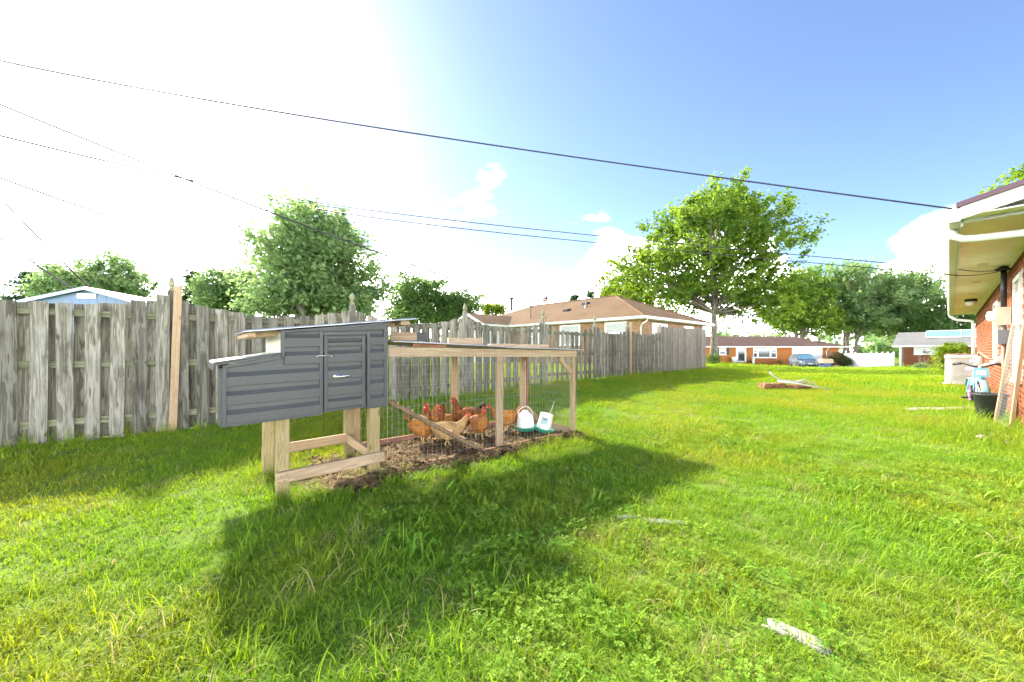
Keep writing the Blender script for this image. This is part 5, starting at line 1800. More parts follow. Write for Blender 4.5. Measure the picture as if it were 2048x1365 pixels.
MB().lathe([(.13, -.2), (.13, .85), (.17, .86), (.17, 1.0), (.10, 1.02)], 14, tuple(roofpt(4.6, 15.2))).build('flue_pipe', 'black_iron', nbh)
MB().lathe([(.13, -.05), (.05, .12), (.045, .40), (.03, .40)], 12, tuple(roofpt(2.6, 5.6))).build('vent_pipe', 'meter_grey', nbh)
for (x, y) in ((3.4, 6.2), (2.2, 6.9)):
    p_ = roofpt(x, y)
    MB().prism([(p_.x - .22, p_.y - .2, p_.z - .09), (p_.x + .2, p_.y - .2, p_.z + .08), (p_.x + .2, p_.y - .2, p_.z + .16), (p_.x - .2, p_.y - .2, p_.z + .06)], (0, .4, 0)).build('roof_vent', 'black_iron', nbh)
mst = MB().tube([roofpt(1.2, 9.4), roofpt(1.2, 9.4) + Vector((0, 0, .9)), roofpt(1.2, 9.4) + Vector((0, .1, 1.1))], .03, 8)
mst.tube([roofpt(1.2, 9.4) + Vector((0, -.2, .75)), roofpt(1.2, 9.4) + Vector((0, .2, .8))], .02, 6)
mst.lathe([(.02, 0), (.07, .02), (.09, .08), (.02, .12)], 10, tuple(roofpt(1.2, 9.4) + Vector((0, .1, 1.05))))
mst.build('service_mast', 'black_iron', nbh)

# flag behind the roof
Y = 44.0
fp_ = at(1096, 640, Y)
fl = empty('flagpole', 'flag with red and white stripes on a pole behind the tan roof', 'flag', (fp_.x, Y, gz(fp_.x, Y)))
zt = at(1096, 592, Y).z - fl.location.z
MB().tube([(0, 0, 0), (0, 0, zt)], [.05, .03], 8).build('pole', 'white_paint', fl)


def wavy(x0, x1, z0, z1, nm, mt):
    vs, fs = [], []
    for i in range(9):
        x = x0 + (x1 - x0) * i / 8
        for z in (z0, z1):
            vs.append((-x, .10 * math.sin(x * 5 + z), z - x * .25))
    fs = [(2 * i, 2 * i + 1, 2 * i + 3, 2 * i + 2) for i in range(8)]
    o = MB().add(vs, fs).build(nm, mt, fl, smooth=True)
    sm = o.modifiers.new('thickness', 'SOLIDIFY'); sm.thickness = .006


for i in range(7):
    wavy(0.02, .62, zt - .03 - .09 * (i + 1), zt - .03 - .09 * i, 'stripe', 'flag_red' if i % 2 == 0 else 'white_paint')
o_ = MB().box(-.27, -.02, -.13, -.11, zt - .40, zt - .05).build('canton', 'flag_blue', fl)

# ------------------------------------------------------------------ blue shed at the left
Y = 18.0
xa, xb, xm = px_x(68, Y), px_x(286, Y), px_x(203, Y)
xm = (xa + xb) / 2
shed = empty('garden_shed', 'blue-grey gabled shed with pale trim behind the left fence', 'shed', (xm, Y, gz(xm, Y)), R(12))
hw = (xb - xa) / 2 * .95
ze, zp = 3.42 - shed.location.z, 4.06 - shed.location.z
MB().prism([(-hw, 0, -.2), (hw, 0, -.2), (hw, 0, ze), (0, 0, zp - .06), (-hw, 0, ze)], (0, 5, 0)).build('wall', 'shed_blue', shed)
for i in range(1, 14):
    x = -hw + 2 * hw * i / 14
    MB().box(x - .012, x + .012, -.012, -.001, -.2, ze + (zp - ze) * (1 - abs(x) / hw) - .12).build('batten', 'shed_trim' if i == 0 else 'shed_blue', shed)
for s_ in (-1, 1):
    MB().prism([(s_ * (hw + .25), -.25, ze - .10), (0, -.25, zp + .02), (0, -.25, zp + .09), (s_ * (hw + .25), -.25, ze - .03)], (0, 5.5, 0)).build('roof', 'shed_trim', shed)
    beam('rake_board', (s_ * (hw + .26), -.28, ze - .13), (s_ * .01, -.28, zp + .0), .03, .14, 'shed_trim', shed)
MB().box(-.42, .32, -.05, -.014, ze + .20, ze + .42).build('vent', 'white_paint', shed)

# ------------------------------------------------------------------ far ranch house of orange brick
Y0 = 52.0
fx = lambda px: px_x(px, Y0)
fz = lambda py: EYE + (702 - py) * Y0 / 768
farh = empty('ranch_house', 'low orange brick ranch house with brown roof and white garage door', 'house', (fx(1540), Y0, -.75))
ox, oz = farh.location.x, farh.location.z
L0, L1 = fx(1385) - ox, fx(1677) - ox
ez = fz(694) - oz
MB().box(L0, L1, 0, 9, -.3, ez).build('wall', 'brick_orange', farh)
rz2 = EYE + (702 - 673) * 56.5 / 768 - oz
e0, e1 = L0 - .6, fx(1689) - ox
rb_ = [(e0, -.55, ez + .02), (e1, -.55, ez + .02), (e1, 9.5, ez + .02), (e0, 9.5, ez + .02), (e0 + 4.4, 4.5, rz2), (fx(1590) * 56.5 / 52 - ox, 4.5, rz2)]
MB().add(rb_, [(0, 1, 5, 4), (1, 2, 5), (2, 3, 4, 5), (3, 0, 4), (3, 2, 1, 0)]).build('roof', 'shingle_brown', farh)
MB().box(e0, e1, -.66, -.552, ez - .10, ez + .06).build('gutter', 'white_paint', farh)
MB().box(e1 + .002, e1 + .09, -.55, 9.5, ez - .10, ez + .06).build('gutter', 'white_paint', farh)
MB().box(e0 + .02, e1 - .02, -.54, .0, ez - .06, ez + .012).build('soffit', 'white_paint', farh)


def far_win(pa, pb, ya, yb, **kw):
    x0, x1, z0, z1 = fx(pa) - ox, fx(pb) - ox, fz(yb) - oz, fz(ya) - oz
    return window(farh, ((x0 + x1) / 2, -.002, (z0 + z1) / 2), (1, 0, 0), (0, -1, 0), x1 - x0, z1 - z0, **kw)


far_win(1438, 1452, 696, 710, shutter='shutter_black', fw=.12)
far_win(1506, 1515, 696, 716, fw=.10)
far_win(1515.3, 1540.5, 696, 716, fw=.12, bar=False)
far_win(1540.8, 1553, 696, 716, fw=.10)
gx0, gx1, gtop, gbot = fx(1586) - ox, fx(1642) - ox, fz(698.5) - oz, -.15
gd = MB().box(gx0 - .15, gx1 + .15, -.06, -.002, gbot, gtop + .25).build('garage_frame', 'white_paint', farh)
for i in range(4):
    h_ = (gtop - gbot) / 4
    MB().box(gx0, gx1, -.09, -.062, gbot + i * h_ + .012, gbot + (i + 1) * h_ - .012).build('garage_panel', 'white_paint', gd)
dx0, dx1 = fx(1476) - ox, fx(1489) - ox
dr = MB().box(dx0 - .28, dx1 + .22, -.04, -.002, .0, ez - .08).build('front_door', 'white_paint', farh)
MB().box(dx0, dx1, -.052, -.041, .12, ez - .35).build('storm_glass', 'glass_dark', dr)
MB().box(dx0 + .1, dx1 - .05, -.058, -.053, .12, .55).build('kick_panel', 'white_dirty', dr)
MB().box(fx(1470) - ox, fx(1560) - ox, -1.0, -.003, -.3, .35).build('planter_ledge', 'brick_orange', farh)
MB().tube([(fx(1651) - ox, -.6, ez - .08), (fx(1651) - ox, -.3, ez - .4), (fx(1652) - ox, -.08, ez - .55), (fx(1652) - ox, -.08, .0)], .06, 8).build('downspout', 'white_paint', farh)
for pa, pb in ((1659, 1663), (1671.5, 1675.5)):
    MB().box(fx(pa) - ox, fx(pb) - ox, -.05, -.002, fz(716) - oz, fz(702.5) - oz).build('shutter', 'copper_brown', farh)
MB().box(fx(1495.5) - ox, fx(1497.5) - ox, -.14, -.002, fz(703) - oz, fz(698) - oz).build('porch_lamp', 'copper_brown', farh)
dish = empty('satellite_dish', 'white satellite dish on the right end of the brown roof', 'dish', (fx(1651), 54.2, oz + ez + .35))
vs, fs = [], []
for i in range(6):
    r_ = .62 * i / 5
    for j in range(20):
        a = 2 * math.pi * j / 20
        vs.append((r_ * math.cos(a), r_ * math.sin(a), .35 * r_ * r_))
for i in range(5):
    for j in range(20):
        fs.append((i * 20 + j, i * 20 + (j + 1) % 20, (i + 1) * 20 + (j + 1) % 20, (i + 1) * 20 + j))
o = MB().add(vs, fs).build('reflector', 'white_paint', dish, smooth=True, loc=(0, 0, .72), rot=(R(58), R(15), 0))
sm = o.modifiers.new('thickness', 'SOLIDIFY'); sm.thickness = .02
MB().tube([(0, .1, .7), (0, .2, .35), (0, .2, -.5)], .03, 8).tube([(0, 0, .5), (.0, -.55, .55)], .015, 6).build('mount', 'meter_grey', dish)
x_, y_ = np.meshgrid(np.linspace(34.3, 44.4, 14), np.linspace(44.0, 51.9, 10), indexing='ij')
z_ = gz_np(x_, y_) + .03
ii, jj = np.meshgrid(np.arange(13), np.arange(9), indexing='ij'); p = ii * 10 + jj
dro = link('driveway', np_mesh('driveway', np.stack([x_, y_, z_], -1).reshape(-1, 3), np.stack([p, p + 10, p + 11, p + 1], -1).reshape(-1, 4)), 'concrete')
tag(dro, 'pale concrete driveway in front of the far garage', 'driveway', kind='structure')

# porch things
for px_, nm, lab, m_, dims in ((1464, 'porch_chair', 'white wicker chair by the far front door', 'white_dirty', 1), (1497.5, 'porch_post', 'white garden pillar right of the far front door', 'white_paint', 0)):
    x = fx(px_); yy = 51.0
    if dims:
        ch = empty(nm, lab, 'chair', (x, yy, gz(x, yy)))
        MB().box(-.35, .35, -.3, .3, .36, .46).build('seat', m_, ch)
        MB().prism([(-.36, .26, .46), (.36, .26, .46), (.42, .36, 1.0), (0, .40, 1.12), (-.42, .36, 1.0)], (0, .06, 0)).build('backrest', m_, ch)
        for a, b in ((-1, -1), (1, -1), (-1, 1), (1, 1)):
            MB().box(a * .32 - .03, a * .32 + .03, b * .26 - .03, b * .26 + .03, 0, .36).build('leg', m_, ch)
        for a in (-1, 1):
            MB().box(a * .36 - .04, a * .36 + .04, -.28, .30, .60, .66).build('armrest', m_, ch)
    else:
        o = MB().lathe([(.2, 0), (.2, .08), (.14, .12), (.13, 1.0), (.19, 1.06), (.2, 1.14), (.1, 1.2)], 12).build(nm, m_, loc=(x, yy, gz(x, yy)))
        tag(o, lab, 'pillar')

# silver car on the driveway
cp = at(1606, 736, 46.2)
car = empty('car', 'silver-blue sport utility car parked before the white garage', 'car', (cp.x, cp.y, gz(cp.x, cp.y) + .03), R(-90 - 20))
# local x forward, y left; body lofted from cross sections
secs = [(-2.28, .45, .95, .70, .80), (-2.15, .30, 1.00, .86, .88), (-1.6, .26, 1.02, .91, .91), (0, .24, 1.00, .925, .925), (1.0, .24, .98, .925, .92), (1.7, .26, .92, .90, .88), (2.10, .30, .84, .82, .80), (2.30, .42, .70, .66, .62)]
vs, fs = [], []
for (x, z0, z1, w0, w1) in secs:
    vs += [(x, -w0 * .92, z0), (x, -w0, z0 + .18), (x, -w0, z0 + (z1 - z0) * .6), (x, -w1 * .94, z1), (x, 0, z1 + .05), (x, w1 * .94, z1), (x, w0, z0 + (z1 - z0) * .6), (x, w0, z0 + .18), (x, w0 * .92, z0)]
for i in range(len(secs) - 1):
    for j in range(9):
        a, b = i * 9 + j, i * 9 + (j + 1) % 9
        fs.append((a, b, b + 9, a + 9))
fs += [tuple(range(8, -1, -1)), tuple(range((len(secs) - 1) * 9, len(secs) * 9))]
MB().add(vs, fs).build('body', 'car_silver', car)
roofp = [(-2.1, 1.02), (-1.75, 1.55), (-1.2, 1.66), (-.2, 1.68), (.35, 1.62), (1.15, 1.02)]
vs, fs = [], []
for x, z in roofp:
    w_ = .86 - (z - 1.0) * .34
    vs += [(x, -w_, z), (x, w_, z)]
vs += [(-2.1, -.86, .95), (-2.1, .86, .95), (1.15, -.86, .95), (1.15, .86, .95)]
fs = [(2 * i, 2 * i + 1, 2 * i + 3, 2 * i + 2) for i in range(5)] + [(0, 2, 4, 6, 8, 10, 14, 12), (1, 13, 15, 11, 9, 7, 5, 3)]
MB().add(vs, fs).build('cabin', 'car_silver', car)
MB().prism([(.42, -.66, 1.585), (.42, .66, 1.585), (1.10, .80, 1.06), (1.10, -.80, 1.06)], (.012, 0, .016)).build('windshield', 'glass_blue', car)
for sg in (-1, 1):
    wsec = lambda z: sg * (.868 - (z - 1.0) * .34)
    for (a, b, c_, d) in (((-.30, 1.08), (.92, 1.08), (.34, 1.54), (-.30, 1.58)), ((-1.45, 1.08), (-.40, 1.08), (-.40, 1.58), (-1.35, 1.55))):
        MB().prism([(x, wsec(z), z) for x, z in (a, b, c_, d)], (0, sg * .01, 0)).build('side_window', 'glass_dark', car)
    MB().obox((.80, sg * 1.0, 1.12), (.10, 0, 0), (0, .10, 0), (0, 0, .07)).build('mirror', 'car_silver', car)
    hl = MB().prism([(2.14, sg * .50, .74), (2.06, sg * .80, .76), (2.02, sg * .80, .86), (2.16, sg * .48, .82)], (.05, sg * .01, 0)).build('headlight', 'lamp_glass', car)
    for xw in (1.42, -1.36):
        wh = empty('wheel', None, None, (xw, sg * .82, .36)); wh.parent = car
        tb = MB().lathe([(.20, -.11), (.34, -.11), (.36, -.08), (.36, .08), (.34, .11), (.20, .11)], 24).build('tyre', 'rubber', wh, smooth=True, rot=(R(90), 0, 0))
        rm = MB().lathe([(.03, -.09), (.23, -.095), (.24, -.06), (.24, .06), (.23, .095), (.03, .09)], 20)
        rm.build('rim', 'chrome', wh, rot=(R(90), 0, 0))
        ar = MB().tube([(.43 * math.cos(a), 0, .43 * math.sin(a)) for a in [math.pi * i / 12 - .05 for i in range(13)]], .045, 6).build('wheel_arch', 'car_dark', car, loc=(xw, sg * .915, .36))
MB().prism([(2.31, -.50, .60), (2.31, .50, .60), (2.24, .58, .74), (2.24, -.58, .74)], (.03, 0, 0)).build('grille', 'car_dark', car)
MB().prism([(2.30, -.62, .34), (2.30, .62, .34), (2.34, .55, .50), (2.34, -.55, .50)], (.02, 0, 0)).build('bumper_intake', 'car_dark', car)
MB().prism([(2.33, -.20, .51), (2.33, .20, .51), (2.33, .20, .59), (2.33, -.20, .59)], (.03, 0, 0)).build('number_plate', 'white_paint', car)
MB().obox((0, 0, .24), (2.0, 0, 0), (0, .86, 0), (0, 0, .06)).build('underbody', 'car_dark', car)

# bin with tan cover, low bench
bx_ = at(1651, 735, 46.8)
bn = empty('covered_bin', 'dark blue grill bin with a tan cover beside the garage', 'bin', (bx_.x, bx_.y, gz(bx_.x, bx_.y) + .03))
MB().prism([(-.40, -.3, 0), (.40, -.3, 0), (.48, -.34, .62), (-.48, -.34, .62)], (0, .62, 0)).build('tub', 'bin_blue', bn)
vs = [(-.66, -.42, .52), (.66, -.42, .52), (.66, .42, .52), (-.66, .42, .52), (-.62, -.40, .95), (.62, -.40, .95), (.62, .40, .95), (-.62, .40, .95), (-.5, -.3, 1.04), (.5, -.3, 1.04), (.5, .3, 1.04), (-.5, .3, 1.04)]
MB().add(vs, [(0, 1, 5, 4), (1, 2, 6, 5), (2, 3, 7, 6), (3, 0, 4, 7), (4, 5, 9, 8), (5, 6, 10, 9), (6, 7, 11, 10), (7, 4, 8, 11), (8, 9, 10, 11)]).build('cover', 'tan_tarp', bn)
b2 = at(1671, 735, 46.5)
be = empty('low_bench', 'tiny tan wooden stool on the driveway edge', 'stool', (b2.x, b2.y, gz(b2.x, b2.y) + .03))
MB().box(-.30, .30, -.18, .18, .22, .28).build('seat', 'wood_pale', be)
for a, b in ((-1, -1), (1, -1), (-1, 1), (1, 1)):
    MB().box(a * .24 - .04, a * .24 + .04, b * .13 - .04, b * .13 + .04, 0, .22).build('leg', 'wood_pale', be)

# white vinyl fence
vf0, vf1, vf2 = at(1682, 735, 49.6), at(1742, 735, 45.6), at(1787, 733, 45.0)
vfe = empty('vinyl_fence', 'white vinyl privacy fence between the two far brick houses', 'fence', (vf0.x, vf0.y, 0))
for a, b, m_ in ((vf0, vf1, 2), (vf1, vf2, 4)):
    for i in range(m_ + 1):
        p_ = a.lerp(b, i / m_)
        if a is vf1 and i == 0:
            continue
        g0 = gz(p_.x, p_.y)
        MB().box(-.065, .065, -.065, .065, g0 - .1, g0 + 1.75).lathe([(.09, 0), (.09, .04), (.002, .10)], 4, (0, 0, g0 + 1.75)).build('post', 'white_paint', vfe, loc=(p_.x - vf0.x, p_.y - vf0.y, 0))
    for i in range(m_):
        p_, q_ = a.lerp(b, i / m_), a.lerp(b, (i + 1) / m_)
        g0 = min(gz(p_.x, p_.y), gz(q_.x, q_.y))
        d_ = (q_ - p_); d_.z = 0; L = d_.length; d_.normalize(); nn = Vector((-d_.y, d_.x, 0))
        for zr in (.15, 1.60):
            beam('rail', p_.to_2d().to_3d() + d_ * .07 - Vector((vf0.x, vf0.y, -(g0 + zr))), q_.to_2d().to_3d() - d_ * .07 - Vector((vf0.x, vf0.y, -(g0 + zr))), .05, .12, 'white_paint', vfe)
        k_ = int(L / .16)
        for j in range(k_):
            c_ = p_.to_2d().to_3d() + d_ * (.07 + (L - .14) * (j + .5) / k_) - Vector((vf0.x, vf0.y, 0))
            beam('vinyl_slat', c_ + Vector((0, 0, g0 + .215)), c_ + Vector((0, 0, g0 + 1.535)), (L - .14) / k_ - .006, .03, 'white_paint', vfe, up=nn, bev=.004)

# ------------------------------------------------------------------ second far house, red brick
RP0 = at(1808, 735, 45.5)                      # its near left corner; the front faces the yard
RLX, RLY = Vector((HU.y, -HU.x, 0)), HU
redh = empty('brick_house', 'small red brick house with grey roof and solar panels', 'house', (RP0.x, RP0.y, -.72), R(-HA))
ox, oz = 0.0, -.72


def gx(px):
    r_ = (px - 1024) / 768
    return (r_ * RP0.y - RP0.x) / (RLX.x - r_ * RLX.y)


def gzz(py):
    return EYE + (702 - py) * 43.0 / 768


x0, x1 = 0.0, 14.0
ez = gzz(692) - oz
MB().box(x0, x1, 0, 8.5, -.3, ez).build('wall', 'brick_red', redh)
rzr = EYE + (702 - 664) * 46.5 / 768 - oz
MB().prism([(x0 - 1.0, -.6, ez + .04), (x0 - .75, 4.2, rzr), (x0 - 1.0, 9.0, ez + .04)], (x1 - x0 + 1.4, 0, 0)).build('roof', 'shingle_grey', redh)
MB().box(x0 - 1.0, x1 + .5, -.72, -.602, ez - .12, ez + .07).build('gutter', 'white_paint', redh)
MB().box(x0 - .98, x1, -.6, .0, ez - .08, ez + .03).build('soffit', 'white_paint', redh)
MB().box(x0 - .35, x0 - .20, -.55, -.40, -.2, ez - .1).build('porch_post', 'white_paint', redh)
wx0, wx1 = gx(1843) - ox, gx(1862) - ox
window(redh, ((wx0 + wx1) / 2, -.002, (gzz(694) + gzz(709)) / 2 - oz), (1, 0, 0), (0, -1, 0), wx1 - wx0, gzz(694) - gzz(709), fw=.09)
for sx in (gx(1836.5) - ox, gx(1868.5) - ox):
    MB().box(sx - .36, sx + .36, -.05, -.002, gzz(711) - oz, gzz(692.5) - oz).build('shutter', 'shutter_white', redh)
sl = lambda y: ez + .04 + (rzr - ez - .04) * (y + .6) / 4.8
for i in range(3):
    xa_ = gx(1851) - ox + 2.75 * i
    so_ = MB().prism([(xa_, 1.9, sl(1.9) + .08), (xa_, 4.1, sl(4.1) + .10), (xa_, 4.1, sl(4.1) + .15), (xa_, 1.9, sl(1.9) + .13)], (2.68, 0, 0)).build('solar_panel', 'solar', redh)
    for (ya, yb) in ((1.82, 1.92), (4.05, 4.13)):
        MB().prism([(xa_, ya, sl(ya) + .07), (xa_, yb, sl(yb) + .07), (xa_, yb, sl(yb) + .17), (xa_, ya, sl(ya) + .17)], (2.70, 0, 0)).build('panel_frame', 'white_paint', so_)
    MB().prism([(xa_ - .05, 1.82, sl(1.82) + .06), (xa_ - .05, 4.13, sl(4.13) + .06), (xa_ - .05, 4.13, sl(4.13) + .18), (xa_ - .05, 1.82, sl(1.82) + .18)], (.045, 0, 0)).build('panel_frame', 'white_paint', so_)

# utility pole far behind
up_ = at(1484, 640, 80)
o = MB().tube([(0, 0, 0), (0, 0, 9.5)], [.16, .11], 8).box(-1.0, 1.0, -.05, .05, 8.6, 8.75).build('utility_pole', 'bark', loc=(up_.x, 80, -.6))
tag(o, 'thin wooden utility pole seen past the maple trunk', 'pole')

# ------------------------------------------------------------------ near brick house on the right edge
nh = empty('near_house', 'red brick house with wide eaves and purple roof at the right edge', 'house', (0, 0, 0), R(90 - HA))
# local x = s along the wall, local y = d towards the lawn
S0, S1, SZ = 6.27, 23.4, 2.60                   # eaves from S0 to S1, soffit height
WS0, WS1 = 6.62, 23.1
GD = -.08                                        # gutter back edge
nrz = lambda d: SZ + .10 + (GD - d) * .25         # roof slope up and away from the lawn
WT = SZ - .005
mb = MB()
wins = [(13.2, 14.3, .95, 2.25), (9.15, 10.05, .75, 2.30)]   # openings s0,s1,z0,z1
core = MB().box(WS0 + .05, WS1 - .05, WALL_D - .35, WALL_D - .062, -.3, WT)
core.build('wall_core', 'mortar', nh)
# bricks: each course proud of the mortar; the nearest 300 one by one, the rest joined
BL, BH, JT = .203, .060, .013
MB().box(WS0 + .012, WS1 - .012, WALL_D - .061, WALL_D - .007, -.3, WT).build('mortar_bed', 'mortar', nh)
rr = random.Random(5)
bricks = []
zc, row = -.12, 0
while zc + BH < WT + .02:
    s = WS0 + (0 if row % 2 else -.108)
    while s < WS1:
        a, b = max(s, WS0), min(s + BL, WS1)
        if b - a > .03 and not any(a < w[1] and b > w[0] and zc + BH > w[2] and zc < w[3] for w in wins):
            bricks.append((a, b, zc, rr.uniform(-.003, .003)))
        s += BL + JT
    zc += BH + JT; row += 1
bricks.sort(key=lambda q: (not (q[0] > 7.25 and q[2] > -.02), q[0]))
unit = MB().box(-BL / 2, BL / 2, -.03, 0, -BH / 2, BH / 2).mesh('brick')
unit.materials.append(MATS['brick_single'])
rest = MB()
nsep = 0
for (a, b, z, pr) in bricks:
    if nsep < 300 and b - a > BL - .01 and a > 7.25 and z > -.02:
        o = bpy.data.objects.new('brick', unit); col.objects.link(o); o.parent = nh
        o.location = ((a + b) / 2, WALL_D + pr, z + BH / 2); nsep += 1
    else:
        rest.box(a, b, WALL_D - .03, WALL_D + pr, z, z + BH, 0, rr.random())
tag(rest.build('brickwork', 'brick_single', nh), kind='stuff')
# windows
for (s0, s1, z0, z1) in wins:
    f = MB()
    for xx in (s0 + .035, s1 - .035):
        f.box(xx - .035, xx + .035, WALL_D - .055, WALL_D + .022, z0, z1)
    f.box(s0 + .07, s1 - .07, WALL_D - .055, WALL_D + .022, z0, z0 + .07).box(s0 + .07, s1 - .07, WALL_D - .055, WALL_D + .022, z1 - .07, z1)
    f.box(s0 + .07, s1 - .07, WALL_D - .05, WALL_D - .005, (z0 + z1) / 2 - .025, (z0 + z1) / 2 + .025)
    w_ = f.build('window', 'white_dirty', nh)
    MB().box(s0 + .06, s1 - .06, WALL_D - .06, WALL_D - .045, z0 + .06, z1 - .06).build('pane', 'glass_dark', w_)
    MB().box(s0 - .06, s1 + .06, WALL_D - .04, WALL_D + .06, z0 - .06, z0 - .002).build('sill', 'white_dirty', w_)
# soffit panels with joints, vents and a lamp
npan = 7
for i in range(npan):
    a, b = S0 + .22 + (S1 - S0 - .25) * i / npan, S0 + .22 + (S1 - S0 - .25) * (i + 1) / npan
    sp_ = MB().box(a + .006, b - .006, WALL_D - .04, GD - .025, SZ, SZ + .012).build('soffit_panel', 'soffit_paint', nh)
    if i < 6:
        vnt = MB(); c_ = (a + b) / 2
        for q in range(6):
            vnt.box(c_ - .2, c_ + .2, -.42 + q * .020, -.410 + q * .020, SZ - .006, SZ - .001)
        vnt.build('soffit_vent', 'cream_board', sp_)
MB().box(S0 + .02, S0 + .22, WALL_D - 4, GD - .025, SZ + .002, SZ + .014).build('soffit_panel', 'soffit_paint', nh)
MB().box(S0 + .2, S1, GD - .022, GD - .002, SZ - .07, SZ + .12).build('fascia', 'fascia_paint', nh)
MB().box(S0 + .2, S1, WALL_D + .008, WALL_D + .03, SZ - .05, SZ - .002).build('frieze_trim', 'soffit_paint', nh)
lamp = empty('soffit_lamp', 'small black and glass lamp under the near eaves', 'lamp', HU * 16.6 + HV * -.40 + Vector((0, 0, SZ)))
MB().lathe([(.12, -.0), (.12, -.05), (.10, -.06)], 16).build('cap', 'black_iron', lamp)
MB().lathe([(.105, -.062), (.11, -.10), (.08, -.16), (.02, -.18)], 16).build('globe', 'lamp_glass', lamp, smooth=True)
# gutter trough with end cap, and the downspout elbow across to the wall
prof = [(GD, SZ + .08), (GD, SZ - .05), (GD + .08, SZ - .05), (GD + .115, SZ - .0), (GD + .115, SZ + .07), (GD + .125, SZ + .075), (GD + .125, SZ + .085), (GD + .105, SZ + .085), (GD + .105, SZ + .005), (GD + .075, SZ - .04), (GD + .01, SZ - .04), (GD + .01, SZ + .08)]
MB().prism([(S0, d, z) for d, z in prof], (S1 - S0, 0, 0)).build('gutter', 'gutter_paint', nh)
MB().prism([(S0 - .006, GD, SZ + .083), (S0 - .006, GD, SZ - .053), (S0 - .006, GD + .08, SZ - .053), (S0 - .006, GD + .118, SZ), (S0 - .006, GD + .118, SZ + .083)], (.005, 0, 0)).build('gutter_cap', 'gutter_paint', nh)
MB().tube([(S0 + .40, GD + .06, SZ - .04), (S0 + .40, GD + .05, SZ - .12), (S0 + .40, GD - .02, SZ - .17), (S0 + .40, GD - .12, SZ - .185), (S0 + .40, WALL_D + .12, SZ - .20), (S0 + .40, WALL_D + .06, SZ - .24), (S0 + .40, WALL_D + .05, SZ - .40), (S0 + .40, WALL_D + .05, .05)], .040, 10).build('downspout', 'gutter_paint', nh, smooth=True)
MB().tube([(S1 - .15, GD + .06, SZ - .04), (S1 - .15, GD - .1, SZ - .2), (S1 - .2, WALL_D + .10, SZ - .28), (S1 - .25, WALL_D + .07, SZ - .45), (S1 - .25, WALL_D + .07, .05)], .05, 10).build('downspout', 'white_paint', nh, smooth=True)
# roof and the near rake
RD = WALL_D - 4.3
for (d0, d1, mt, nm, off) in ((GD + .03, RD, 'purple_roof', 'roof', .0),):
    MB().prism([(S0 - .03, d0, nrz(d0) + .0), (S0 - .03, d1, nrz(d1)), (S0 - .03, d1, nrz(d1) + .05), (S0 - .03, d0, nrz(d0) + .05)], (S1 - S0 + .2, 0, 0)).build(nm, mt, nh)
    MB().prism([(S0 - .03, d1, nrz(d1) + .05), (S0 - .03, d1 * 2 - d0, nrz(d0) + .05), (S0 - .03, d1 * 2 - d0, nrz(d0)), (S0 - .03, d1, nrz(d1))], (S1 - S0 + .2, 0, 0)).build(nm, mt, nh)
MB().prism([(S0 + .0, GD + .0, nrz(GD) - .004), (S0 + .0, RD, nrz(RD) - .004), (S0 + .0, RD, nrz(RD) - .15), (S0 + .0, GD, nrz(GD) - .135)], (.02, 0, 0)).build('rake_board', 'fascia_paint', nh)
MB().prism([(S0 + .20, GD - .03, nrz(GD) - .14), (S0 + .20, RD, nrz(RD) - .16), (S0 + .20, RD, SZ + .02), (S0 + .20, GD - .03, SZ + .02)], (.02, 0, 0)).build('gable_board', 'fascia_paint', nh)
gbl = MB().prism([(WS0 + .001, WALL_D - .06, -.3), (WS0 + .001, WALL_D - 8.5, -.3), (WS0 + .001, WALL_D - 8.5, SZ), (WS0 + .001, RD, nrz(RD) - .2), (WS0 + .001, WALL_D - .06, SZ)], (.08, 0, 0)).build('gable_wall', 'brick_red', nh)
# seedling tufts sprouting from the gutter corner
vs_, fs_, ts_ = blades(14, .03, .05, .14, .005, 3, 201, 1.0)
me_ = bpy.data.meshes.new('gutter_weed'); me_.from_pydata([tuple(x) for x in vs_], [], [tuple(int(i) for i in f) for f in fs_])
gw = link('gutter_weed', me_, 'clover', None, loc=HU * (S0 + .12) + HV * (GD + .06) + Vector((0, 0, SZ + .02)))
tag(gw, 'little weed tuft sprouting from the gutter corner', 'weed')


def HP(s, d, z):
    return HU * s + HV * d + Vector((0, 0, z))


HR = R(90 - HA)
D0 = WALL_D
# electric service: mast, meter, boxes
em = empty('electric_meter', 'beige electric meter box with black mast on the brick wall', 'meter', HP(10.53, D0 + .08, 0), HR)
MB().tube([(0, 0, 1.90), (0, 0, SZ - .03)], .035, 12).build('mast', 'black_iron', em, smooth=True)
MB().lathe([(.09, -.035), (.10, -.015), (.10, .0), (.04, .03)], 14, (0, 0, SZ - .04)).build('mast_collar', 'black_iron', em)
bxm = MB().box(-.13, .13, -.07, .09, 1.60, 1.90).build('meter_box', 'meter_beige', em)
o = MB().lathe([(.088, 0), (.088, .05), (.078, .085), (.03, .10)], 20).build('glass_dome', 'lamp_glass', em, smooth=True, loc=(0, .09, 1.76), rot=(R(-90), 0, 0))
MB().tube([(0, 0, 1.52), (0, 0, 1.60)], .03, 10).build('nipple', 'meter_grey', em)
MB().box(-.14, .14, -.07, .07, 1.28, 1.52).build('switch_box', 'meter_grey', em)
MB().tube([(.0, 0, 1.28), (.0, 0, .93), (.02, .0, .75)], .025, 10).build('conduit', 'copper_brown', em, smooth=True)
pb = empty('phone_box', 'small white utility box above the meter on the brick wall', 'utility box', HP(11.6, D0 + .055, 1.95), HR)
MB().box(-.10, .10, -.045, .045, -.13, .13).build('case', 'white_dirty', pb)
MB().box(-.085, .085, .046, .054, -.11, .11).build('cover', 'plastic_white', pb)
MB().tube([(0, 0, -.13), (0, -.02, -.6), (.05, -.02, -.9)], .008, 6).build('cable', 'cable', pb)
